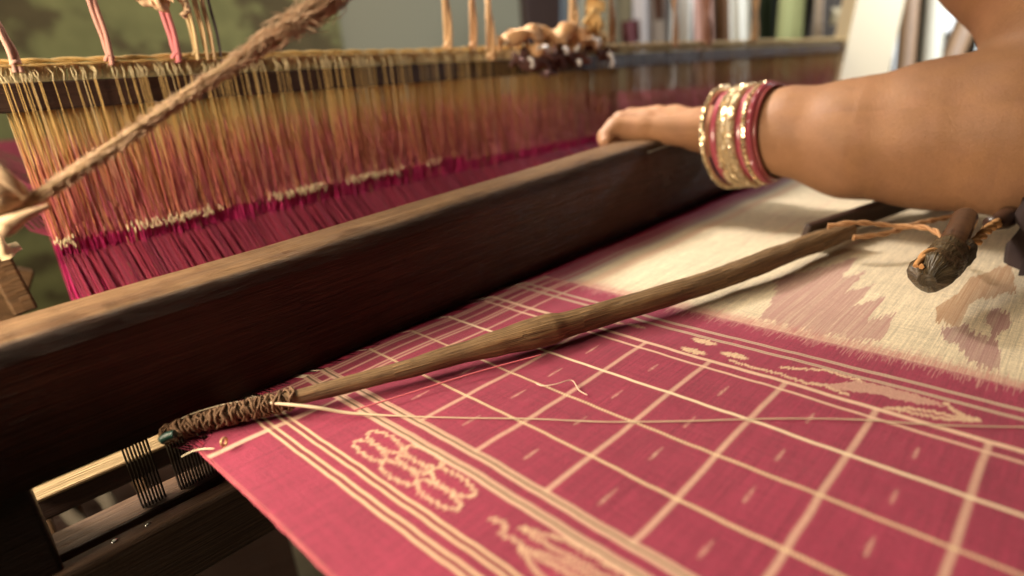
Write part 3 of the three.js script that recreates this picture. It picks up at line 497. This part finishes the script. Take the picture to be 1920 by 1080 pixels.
{ // below the knot, at the left edge
  const r = at(8, 462, 10);
  single('cord_end', ribbon([at(-30, 440, 10), at(10, 462, 9.9), at(24, 478, 10)], 0.16, 0.08), scrap([0.7, 0.55, 0.34]), 'cream cord end at the left edge beside the magenta heddle threads', 'cord', r.toArray());
  single('loom_bracket', [box(-0.2, 0.2, -0.9, 0.25, -0.15, 0.15, 0.06).rotateZ(0.1).translate(...at(6, 505, 11).toArray())], M.brown, 'dark bracket at the left edge below the cream cord end', 'bracket', at(6, 505, 11).toArray());
  single('loom_strut', box(-0.35, 0.35, -3, 0.6, -0.2, 0.2, 0.08).rotateZ(-0.5).translate(...at(18, 545, 14).toArray()), M.brown, 'brown wooden strut at the left edge behind the beater', 'strut', at(18, 545, 14).toArray());
}

// ---------------------------------------------------------------- under the loom, seen through the gap at the left
single('cross_bar', box(-4.5, 4.5, -0.08, 0.08, -0.23, 0.23, 0.04).rotateX(0.95).translate(0.9, -1.33, -4.0), M.pale, 'pale wooden cross bar seen through the gap under the beater', 'bar', [0.9, -1.3, -4.1]);
single('shade_board', box(-4.2, 8, -1.95, -1.5, -4.35, -4.0, 0.06), M.dark, 'black board put in as the shaded front below the pale cross bar', 'beam', [0, -1.9, -4.2]);  // dark board added in place of the cross bar's own shaded front
{
  const c = at(190, 965, 15), w = thing('wooden_frame', 'brown wooden frame with dark panels under the loom', 'frame', c.toArray()), o = (px, py) => at(px, py, 15);
  const beam = (a, b, r) => tube([o(...a), o((a[0] + b[0]) / 2, (a[1] + b[1]) / 2), o(...b)], r, { seg: 6, rad: 4 });
  part('top_rail', beam([60, 945], [300, 855], 0.15), M.brown, w); part('post', beam([76, 940], [115, 1050], 0.1), M.brown, w); part('post', beam([135, 925], [162, 1000], 0.1), M.brown, w); part('post', beam([245, 870], [290, 950], 0.17), M.brown, w);
  single('rope_loop', tube([o(130, 918), o(150, 950), o(180, 968), o(210, 962), o(222, 940), o(200, 905), o(165, 900)].map((p) => p.add(V(-0.2, 0, 0.4))), 0.17, { seg: 40, rad: 8, rough: 0.3, closed: true }), scrap([0.15, 0.13, 0.1]), 'grey loop of old rope hung on the frame under the loom', 'rope', o(180, 940).toArray());
  const p1 = o(150, 860), p2 = o(180, 1010);
  single('under_board', box(-4, 5, -6, 3.2, -0.2, 0.2, 0.05).rotateY(-0.3).translate(...at(170, 980, 17).toArray()), M.dark, 'dark boards behind the frame under the loom', 'board', at(170, 980, 17).toArray());
}

// ---------------------------------------------------------------- setting
const plasterTex = texture(1024, 512, (x, y) => {
  const u = x / 1024 * 16, v = y / 512 * 8, f = fbm(u * 0.42, v * 0.6, 5, 5), gone = 0.85 * sstep(0.44, 0.6, f + 0.2 * (fbm(u * 2.2, v * 2.2, 9, 4) - 0.5)), n = 0.75 + 0.5 * fbm(u * 1.5, v * 1.5, 14, 5);
  return [lerp(0.2, 0.075, gone) * n, lerp(0.2, 0.05, gone) * n, lerp(0.08, 0.024, gone) * n];
}, true);
plasterTex.repeat.set(1 / 36, 1 / 18);
const dirt = texture(512, 512, (x, y) => { const n = fbm(x / 60, y / 60, 3, 5) * 0.7 + 0.3 * hash(x, y, 2); return [0.2 * n + 0.08, 0.165 * n + 0.07, 0.115 * n + 0.045]; }, true);
dirt.repeat.set(0.1, 0.1);
single('ground', box(-60, 140, -28, -26, -70, 60, 0.01), std({ map: dirt, roughness: 0.95 }), 'bare brown earth floor under the loom', null, [20, -26, 0], null, 'structure');
single('wall', box(-70, 36.3, -26, 60, -64, -60, 0.01), std({ map: plasterTex, roughness: 0.9 }), 'green plaster wall with flaking brown patches', null, [0, -26, -62], null, 'structure');
single('side_wall', box(36.3, 68, -26, 60, -63, -60.6, 0.02), std({ map: texture(256, 256, (x, y) => { const n = 0.85 + 0.3 * fbm(x / 40, y / 90, 8, 4); return [0.26 * n, 0.25 * n, 0.18 * n]; }, true), roughness: 0.8 }), 'pale grey panel wall beside the green plaster', null, [52, -26, -62], null, 'structure');
single('door_post', box(68, 76.5, -26, 60, -64, -59.5, 0.4), M.dark, 'dark upright door post beside the grey panel', 'post', [72, -26, -62]);
single('back_wall', box(77, 190, -26, 70, -66, -62, 0.02), std({ color: new THREE.Color(0.06, 0.065, 0.07), roughness: 0.8 }), 'dim wall behind the hanging cloths', null, [120, -26, -64], null, 'structure');
// cloths that hang far behind: [pixels left..right, top.., foot, depth, colour, label]
function drape(w, h, folds, depth, s) {
  const nx = 24, ny = 14, g = new THREE.PlaneGeometry(1, 1, nx, ny), p = g.attributes.position;
  for (let i = 0; i < p.count; i++) { const u = p.getX(i) + 0.5, v = p.getY(i) + 0.5; p.setXYZ(i, (u - 0.5) * w * (0.92 + 0.16 * noise(v * 3, s, 4)), (v - 0.5) * h, depth * Math.sin(u * folds * 6.28 + s + v * 1.3) * (0.4 + 0.6 * (1 - v)) + 0.3 * depth * noise(u * 6, v * 4, s)); }
  g.computeVertexNormals();
  const b = g.clone(); b.translate(0, 0, -0.12); const bi = b.index.array; for (let i = 0; i < bi.length; i += 3) { const t = bi[i]; bi[i] = bi[i + 1]; bi[i + 1] = t; } b.computeVertexNormals();
  return merged([g, b]);
}
const facing = Math.atan2(-AHEAD.x, -AHEAD.z);
for (const [x0, x1, y0, y1, d, col, label, s] of [
  [1050, 1076, -60, 240, 70, [0.18, 0.22, 0.26], 'narrow blue grey cloth beside the dark door post', 1],
  [1080, 1180, -60, 240, 68, [0.27, 0.26, 0.2], 'grey beige cloth hanging behind the yellow rag', 2],
  [1165, 1200, 40, 80, 62, [0.1, 0.025, 0.03], 'small maroon cloth behind the peach cords', 3],
  [1190, 1250, -60, 240, 66, [0.5, 0.46, 0.46], 'white cloth with mauve shade hanging behind the cords', 4],
  [1224, 1244, -40, 34, 60, [0.1, 0.04, 0.02], 'dark brown rag hanging before the white cloths', 5],
  [1250, 1302, -60, 240, 64, [0.7, 0.68, 0.62], 'brightest white cloth on the line behind the heddle', 6],
  [1302, 1338, -60, 240, 62, [0.36, 0.2, 0.15], 'pinkish brown cloth next to the bright white one', 7],
  [1338, 1372, -60, 240, 64, [0.17, 0.085, 0.04], 'dark brown cloth between pink and pale grey cloths', 8],
  [1370, 1406, -60, 240, 62, [0.52, 0.5, 0.43], 'pale grey cloth beside the tan cord', 9],
  [1424, 1446, -60, 240, 64, [0.03, 0.05, 0.025], 'dark green cloth beside the olive one', 10],
  [1448, 1512, -60, 240, 62, [0.2, 0.2, 0.075], 'olive green cloth hanging near the white post', 11],
  [1512, 1600, -60, 240, 66, [0.028, 0.02, 0.014], 'almost black cloth just left of the white post', 12],
  [1524, 1544, -60, 80, 60, [0.36, 0.28, 0.2], 'beige twisted cloth before the black cloth', 13],
  [1556, 1584, 16, 44, 58, [0.46, 0.4, 0.28], 'small round beige bundle before the black cloth', 14]]) {
  const a = at(x0, y0, d), b = at(x1, y0, d), w = a.distanceTo(b), h = (y1 - y0) / 1082.6 * d, c = at((x0 + x1) / 2, (y0 + y1) / 2, d);
  single('hanging_cloth', drape(w, h, Math.max(1.5, w / 2.2), 0.45, s).rotateZ(0.16 * (hash(s, 5, 5) - 0.5)).rotateY(facing + 0.9 * (hash(s, 7, 2) - 0.5)).translate(...c.toArray()), scrap(col), label, 'cloth', c.toArray(), 'cloths hanging behind the loom');
}
const post = thing('white_post', 'cream painted loom post leaning at the far end of the heddle', 'post', [44, -26, -6]);
{
  const a = at(1650, -60, 39), b = at(1592, 205, 39), d = b.clone().sub(a).normalize(), g = box(-1.6, 1.6, -32, 6, -1, 1, 0.12);
  const m = new THREE.Matrix4().makeBasis(d.clone().negate().cross(AHEAD).normalize().negate(), d.clone().negate(), AHEAD.clone().addScaledVector(d, -AHEAD.dot(d)).normalize().negate()).setPosition(a.clone().add(b).multiplyScalar(0.5));
  part('upright', g.applyMatrix4(m), M.white, post);
}
// the doorway side
for (const [a, b, r, m, label] of [[[1712, -60], [1690, 200], 0.75, M.brown, 'brown wooden post right of the white post'], [[1760, -60], [1738, 200], 0.8, null, 'grey post right of the brown one'], [[1840, -30], [1760, 170], 0.9, M.brown, 'dark slanting pole before the bright cloths']]) {
  const p = at(...a, 52), q = at(...b, 52);
  single('loom_post', tube([p, p.clone().lerp(q, 0.5), q, q.clone().add(q.clone().sub(p).multiplyScalar(2))], r, { seg: 16, rad: 10, rough: 0.06, rs: 0.3 }), m ?? std({ color: new THREE.Color(0.4, 0.38, 0.31), roughness: 0.8 }), label, 'post', q.toArray());
}
for (const [x0, x1, y0, y1, d, col, label, s] of [
  [1650, 1720, 20, 260, 66, [0.55, 0.57, 0.58], 'bluish white cloth low behind the brown post', 21],
  [1752, 1830, -60, 62, 62, [0.85, 0.87, 0.86], 'bright white bundle high in the doorway light', 22],
  [1735, 1790, 80, 260, 60, [0.85, 0.84, 0.8], 'white bundle just above the forearm', 23],
  [1795, 1900, 20, 260, 64, [0.8, 0.82, 0.8], 'white cloth between the slanting pole and the upper arm', 24],
  [1755, 1805, 58, 96, 58, [0.3, 0.29, 0.28], 'grey bundle between the two white ones', 25]]) {
  const a = at(x0, y0, d), b = at(x1, y0, d), w = a.distanceTo(b), h = (y1 - y0) / 1082.6 * d, c = at((x0 + x1) / 2, (y0 + y1) / 2, d);
  single('white_bundle', drape(w, h, 1.4, 0.8, s).rotateY(facing + 0.5).translate(...c.toArray()), scrap(col), label, 'cloth', c.toArray(), 'pale cloths by the doorway');
}

{ // dark garment cloth that hangs just inside the right edge
  const c = at(1990, 520, 10.5);
  single('dark_cloth', [ribbon([at(1950, 330, 10.6), at(1925, 430, 10.4), at(1915, 520, 10.2), at(1925, 600, 9.8)], 0.3, 0.12, 30, 0.3), ribbon([at(2020, 330, 10.8), at(2010, 450, 10.6), at(1985, 560, 10.3), at(1980, 640, 10.0)], 0.5, 0.12, 30, 0.3)], scrap([0.028, 0.014, 0.012], 0.95), 'dark garment edge hanging by the cream field at the right edge', 'cloth', c.toArray());
}

// ---------------------------------------------------------------- unseen fittings added at the lights
for (const [name, label, w, h, from, to, color] of FITTINGS) {
  const t = thing(name, label, name === 'window' ? 'window' : 'lamp', from), d = V(...to).sub(V(...from)).normalize(), q = new THREE.Quaternion().setFromUnitVectors(V(0, 0, 1), d), m = std({ color: new THREE.Color(0.3, 0.28, 0.24), roughness: 0.6 });
  const put = (g) => g.applyQuaternion(q).translate(...from);
  const glow = std({ color: new THREE.Color(0.8, 0.8, 0.8), emissive: color, emissiveIntensity: 0.8 });
  if (h) {
    const mtx = new THREE.Matrix4().lookAt(V(...from), V(...from).sub(d), V(0, 1, 0)); q.setFromRotationMatrix(mtx);
    part('diffuser', put(new THREE.PlaneGeometry(w, h).translate(0, 0, -0.12)), glow, t); part('housing', put(box(-w / 2 - 0.3, w / 2 + 0.3, -h / 2 - 0.3, h / 2 + 0.3, -1.2, -0.25, 0.1)), m, t);
  } else {
    part('globe', put(new THREE.SphereGeometry(w, 32, 20)), glow, t); part('holder', put(new THREE.CylinderGeometry(0.5, 0.7, 1.2, 20).rotateX(Math.PI / 2).translate(0, 0, -w - 0.55)), m, t);
  }
}

// ---------------------------------------------------------------- the weaver
const person = thing('person', 'person in bangles leaning over the loom with one arm stretched to the beater', 'person', [15, -12, 10]);
const WR = at(1392, 250, 14.35), EL = at(2010, 262, 10.9), SH = at(1640, -560, 12.5);
{
  const bones = [];   // [from, to, radius, radius, blend]
  const B = (a, b, ra, rb, k = 0.25) => bones.push([a, b, ra, rb, k]);
  const L = (t) => WR.clone().lerp(EL, t);
  // forearm
  const f = [at(1480, 247, 13.8), at(1600, 261, 13.1), at(1750, 255, 12.3), at(1900, 245, 11.5), EL], fr = [0.98, 1.27, 1.5, 1.62, 1.56];
  B(WR, f[0], 0.78, fr[0], 0.2);
  for (let i = 0; i < f.length - 1; i++) B(f[i], f[i + 1], fr[i], fr[i + 1], 0.3);
  // upper arm to shoulder
  const u1 = at(2030, 10, 11.1), u2 = at(1935, -125, 11.5);
  B(EL, u1, 1.4, 1.5, 0.25); B(u1, u2, 1.5, 1.62, 0.3); B(u2, SH, 1.62, 2.1, 0.4);
  // hand laid over the beater: palm, four fingers bent down over its back edge, thumb on the side away from the camera
  const HB = at(1310, 243, 14.75), K = [V(9.95, 2.33, -2.2), V(10.6, 2.44, -2.42), V(11.25, 2.48, -2.5), V(11.9, 2.44, -2.35)];
  B(WR, HB, 0.74, 0.56, 0.25);
  for (let i = 0; i < 4; i++) B(HB.clone().lerp(WR, 0.25).add(V(-0.3 + 0.3 * i, 0, 0)), K[i], 0.42, 0.31, 0.16);
  const F = [[V(9.55, 2.4, -2.72), V(9.25, 2.22, -2.8), V(9.08, 2.1, -2.7)], [V(10.3, 2.48, -3.05), V(10.2, 2.1, -3.25), V(10.22, 1.75, -3.15)], [V(11.0, 2.5, -3.2), V(10.95, 2.1, -3.45), V(11.0, 1.7, -3.35)], [V(11.7, 2.46, -3.05), V(11.68, 2.05, -3.3), V(11.72, 1.7, -3.2)]];
  for (let i = 0; i < 4; i++) { const [a, b, c] = F[i]; B(K[i], a, 0.33, 0.28, 0.12); B(a, b, 0.27, 0.23, 0.08); B(b, c, 0.23, 0.18, 0.06); }
  B(V(11.7, 2.1, -0.75), V(12.3, 1.95, -1.15), 0.42, 0.34, 0.2); B(V(12.3, 1.95, -1.15), V(12.5, 1.6, -1.35), 0.31, 0.22, 0.1);
  const ca = at(1735, 303, 10.95), cb = at(1960, 350, 9.9), cd = cb.clone().sub(ca), segd3 = (x, y, z) => { const t = clamp(((x - ca.x) * cd.x + (y - ca.y) * cd.y + (z - ca.z) * cd.z) / cd.lengthSq()); return Math.hypot(x - ca.x - t * cd.x, y - ca.y - t * cd.y, z - ca.z - t * cd.z) + 0.35 * (1 - sstep(0, 0.5, t)); };   // the crease at the elbow
  const ab = new THREE.Vector3(), ap = new THREE.Vector3();
  const dist = (x, y, z) => {
    let d = 1e3;
    for (const [a, b, ra, rb, k] of bones) {
      ab.subVectors(b, a); ap.set(x - a.x, y - a.y, z - a.z);
      const t = clamp(ap.dot(ab) / ab.lengthSq()), e = Math.hypot(ap.x - ab.x * t, ap.y - ab.y * t, ap.z - ab.z * t) - lerp(ra, rb, t);
      const h = clamp(0.5 + 0.5 * (d - e) / k); d = lerp(d, e, h) - k * h * (1 - h);
    }
    const g0 = segd3(x, y, z);
    return d + 0.1 * Math.exp(-g0 * g0 / 0.03);
  };
  function mesh(lo, size, n) {
    const mc = new MarchingCubes(n, new THREE.MeshStandardMaterial(), false, false, 220000), h = size / 2, c = lo.clone().addScalar(h);
    mc.isolation = 0;
    for (let k = 0; k < n; k++) for (let j = 0; j < n; j++) for (let i = 0; i < n; i++) {
      const X = c.x + ((i - n / 2) / (n / 2)) * h, Y = c.y + ((j - n / 2) / (n / 2)) * h, Z = c.z + ((k - n / 2) / (n / 2)) * h;
      mc.field[k * n * n + j * n + i] = (i < 2 || j < 2 || k < 2 || i > n - 3 || j > n - 3 || k > n - 3) ? -1 : -dist(X, Y, Z);
    }
    mc.update();
    const cnt = mc.count, p = new Float32Array(cnt * 3), nn = new Float32Array(cnt * 3);
    for (let i = 0; i < cnt; i++) {
      const x = mc.positionArray[i * 3] * h + c.x, y = mc.positionArray[i * 3 + 1] * h + c.y, z = mc.positionArray[i * 3 + 2] * h + c.z, e = 0.03;
      p[i * 3] = x; p[i * 3 + 1] = y; p[i * 3 + 2] = z;
      const gx = dist(x + e, y, z) - dist(x - e, y, z), gy = dist(x, y + e, z) - dist(x, y - e, z), gz = dist(x, y, z + e) - dist(x, y, z - e), l = Math.hypot(gx, gy, gz) || 1;
      nn[i * 3] = gx / l; nn[i * 3 + 1] = gy / l; nn[i * 3 + 2] = gz / l;
    }
    const g = new THREE.BufferGeometry(); g.setAttribute('position', new THREE.BufferAttribute(p, 3)); g.setAttribute('normal', new THREE.BufferAttribute(nn, 3));
    return g;
  }
  const g = mesh(V(5.5, -1.5, -5.5), 16, 170);
  const arm = bones.splice(0);
  const N = V(20, 12.6, 4), CH = V(20.3, 8.5, 8.5), HIP = V(21, -3, 19);
  B(N, V(20.4, 16, 2.2), 1.9, 1.8, 0.6); B(V(20.4, 17.2, 1.4), V(20.4, 19.4, 1.2), 2.7, 3.1, 0.8); B(V(20.3, 17.4, -1.7), V(20.3, 18.6, -1.75), 0.42, 0.25, 0.4); B(V(20.3, 16, -0.6), V(20.4, 16.4, 0.6), 1.1, 1.7, 0.8); for (const e of [-3, 3]) B(V(20.4 + e, 17.8, 1.4), V(20.4 + e, 18.9, 1.5), 0.35, 0.45, 0.2);
  B(SH, N, 2.0, 2.4, 0.8); B(N, V(26, 11, 5.5), 2.4, 2.1, 0.8); B(N, CH, 3.2, 5, 1); B(CH, HIP, 5, 6, 1); B(V(26, 11, 5.5), V(29, 3, 9), 2, 1.7, 0.6); B(V(29, 3, 9), V(26.5, -1.5, 15), 1.6, 1.2, 0.4);
  const trunk = mesh(V(0, -12, -10), 46, 96);
  bones.splice(0); B(SH.clone().lerp(u2, 0.1), SH, 2.45, 2.5, 0.4); B(SH, N, 2.5, 2.7, 0.8); B(N, V(26, 11, 5.5), 2.7, 2.6, 0.8); B(N.clone().add(V(0, -1.5, 1)), CH, 3.7, 5.5, 1); B(CH, HIP, 5.5, 6.6, 1); B(HIP, V(21, -20, 15), 6.6, 7, 1);
  const garment = mesh(V(-8, -27, -12), 60, 110);
  bones.splice(0); B(V(20.4, 19.6, 2.2), V(20.4, 18, 2.8), 3.3, 3, 0.6); B(V(20.4, 17.4, 5.6), V(20.4, 17.2, 5.8), 1.5, 1.4, 0.5);
  const locks = mesh(V(14, 12, -3.5), 13, 60);
  // uv round and along the arm
  const p = g.attributes.position, uv = new Float32Array(p.count * 2), ax = EL.clone().sub(WR).normalize(), s = V(0, 1, 0).cross(ax).normalize(), w = ax.clone().cross(s), q = V(0, 0, 0), col = new Float32Array(p.count * 3);
  for (let i = 0; i < p.count; i++) {
    q.fromBufferAttribute(p, i).sub(WR);
    uv[i * 2] = q.dot(ax); uv[i * 2 + 1] = q.dot(w) + 0.6 * q.dot(s);
    const m = 0.92 + 0.16 * (0.5 * noise(q.x * 1.1 + 3, q.y * 1.1 + q.z * 0.7, 6) + 0.5 * noise(q.x * 5, q.y * 5 + q.z * 4, 7));
    col[i * 3] = col[i * 3 + 1] = col[i * 3 + 2] = m;
  }
  g.setAttribute('uv', new THREE.BufferAttribute(uv, 2)); g.setAttribute('color', new THREE.BufferAttribute(col, 3));
  const skinB = texture(512, 512, (x, y) => 0.55 * noise(x / 3.2, y / 3.2, 3) + 0.3 * noise(x / 7, y / 7, 8) + 0.3 * noise((x + y) / 2.2, (x - y) / 14, 13));
  const skinC = texture(512, 512, (x, y) => { const n = 0.82 + 0.3 * fbm(x / 50, y / 50, 3, 5) + 0.1 * (hash(x >> 1, y >> 1, 2) - 0.5) + (noise(x / 5, y / 5, 31) > 0.955 ? -0.12 : 0); return [0.37 * n, 0.19 * n, 0.1 * n * (0.95 + 0.1 * noise(x / 30, y / 30, 4))]; }, true);
  skinB.repeat.set(0.28, 0.28); skinC.repeat.set(0.2, 0.2);
  for (const t of [trunk]) { const n = t.attributes.position.count; t.setAttribute('uv', new THREE.BufferAttribute(new Float32Array(n * 2).map((_, k) => t.attributes.position.array[(k >> 1) * 3 + (k & 1)]), 2)); t.setAttribute('color', new THREE.BufferAttribute(new Float32Array(n * 3).fill(1), 3)); }
  const cloth = std({ color: new THREE.Color(0.075, 0.025, 0.03), roughness: 0.85 });
  for (const [n, t, m] of [['sari_and_blouse', garment, cloth], ['hair', locks, std({ color: new THREE.Color(0.012, 0.01, 0.009), roughness: 0.45 })]]) { t.setAttribute('uv', new THREE.BufferAttribute(new Float32Array(t.attributes.position.count * 2), 2)); part(n, t, m, person); }
  part('body', [g, trunk], phys({ map: skinC, vertexColors: true, bumpMap: skinB, bumpScale: 0.00016, roughness: 0.54, specularIntensity: 0.7, sheen: 0.1, sheenColor: new THREE.Color(0.8, 0.5, 0.35) }), person);
}
// bangles on the wrist, from the hand towards the elbow
{
  const ax = RIGHT.clone().multiplyScalar(0.64).addScaledVector(AHEAD, -0.76).addScaledVector(DOWN, 0.06).normalize();
  const goldM = std({ color: new THREE.Color(0.82, 0.66, 0.43), metalness: 0.85, roughness: 0.22, flatShading: true }), pinkM = phys({ color: new THREE.Color(0.42, 0.075, 0.11), roughness: 0.3, clearcoat: 0.6 }), marM = phys({ color: new THREE.Color(0.26, 0.05, 0.05), roughness: 0.35, clearcoat: 0.4 });
  function bangle(name, label, px, py, depth, R, tilt, band, mat, deco) {
    const c = at(px, py, depth), b = thing(name, label, 'bangle', c.toArray(), 'bangles on the wrist');
    const n = ax.clone().applyAxisAngle(V(0, 1, 0), tilt[0]).applyAxisAngle(RIGHT, tilt[1]).normalize(), q = new THREE.Quaternion().setFromUnitVectors(V(0, 0, 1), n);
    const prof = []; const [w, th] = band;
    for (let i = 0; i <= 10; i++) { const a = i / 10 * Math.PI * 2; prof.push(new THREE.Vector2(R + Math.cos(a) * th, Math.sign(Math.sin(a)) * Math.pow(Math.abs(Math.sin(a)), 0.6) * w)); }
    const place = (g) => g.applyQuaternion(q).translate(c.x, c.y, c.z);
    part('band', place(new THREE.LatheGeometry(prof, 96).rotateX(Math.PI / 2)), mat, b);
    if (deco) deco(b, (a, off, g) => place(g.translate(R + th, 0, 0).rotateZ(a).translate(0, 0, off)));
  }
  const beads = (n, r, off, m, name, jit = 0) => (b, put) => { const gs = []; for (let i = 0; i < n; i++) gs.push(put(i / n * Math.PI * 2, off, new THREE.IcosahedronGeometry(r * (1 + jit * (rnd() - 0.5)), 0).rotateX(rnd() * 3).rotateY(rnd() * 3))); part(name, gs, m, b, null, 'stuff'); };
  const rough = std({ color: new THREE.Color(0.72, 0.58, 0.38), metalness: 0.65, roughness: 0.3, flatShading: true });
  bangle('bangle', 'thin ridged gold bangle nearest the hand', 1366, 258, 14.5, 1.18, [0, 0], [0.07, 0.06], goldM, beads(76, 0.055, 0, goldM, 'ridge', 0.3));
  bangle('bangle', 'slim pink bangle next to the gold one nearest the hand', 1382, 257, 14.42, 1.13, [0, 0], [0.08, 0.05], pinkM);
  bangle('bangle', 'wide gold filigree bangle in the middle of the wrist', 1404, 256, 14.32, 1.15, [0, 0], [0.24, 0.05], rough, (b, put) => { for (const o of [-0.17, 0, 0.17]) beads(58, 0.07, o, rough, 'filigree', 0.9)(b, put); });
  bangle('bangle', 'broad glossy pink bangle beside the gold filigree one', 1427, 252, 14.15, 1.12, [0, 0.02], [0.09, 0.04], pinkM);
  bangle('bangle', 'gold dotted bangle on the elbow side of the pink one', 1438, 251, 14.05, 1.14, [0, 0.03], [0.06, 0.05], goldM, beads(46, 0.055, 0, goldM, 'gold_dot', 0.5));
  bangle('bangle', 'ribbed rose bangle near the elbow side of the set', 1448, 250, 14.0, 1.13, [0, 0.04], [0.06, 0.045], pinkM, beads(90, 0.045, 0, pinkM, 'rib', 0.2));
  bangle('bangle', 'dark maroon bangle nearest the elbow', 1457, 249, 13.95, 1.1, [0, 0.05], [0.05, 0.04], marM);
}

renderer.render(scene, camera);
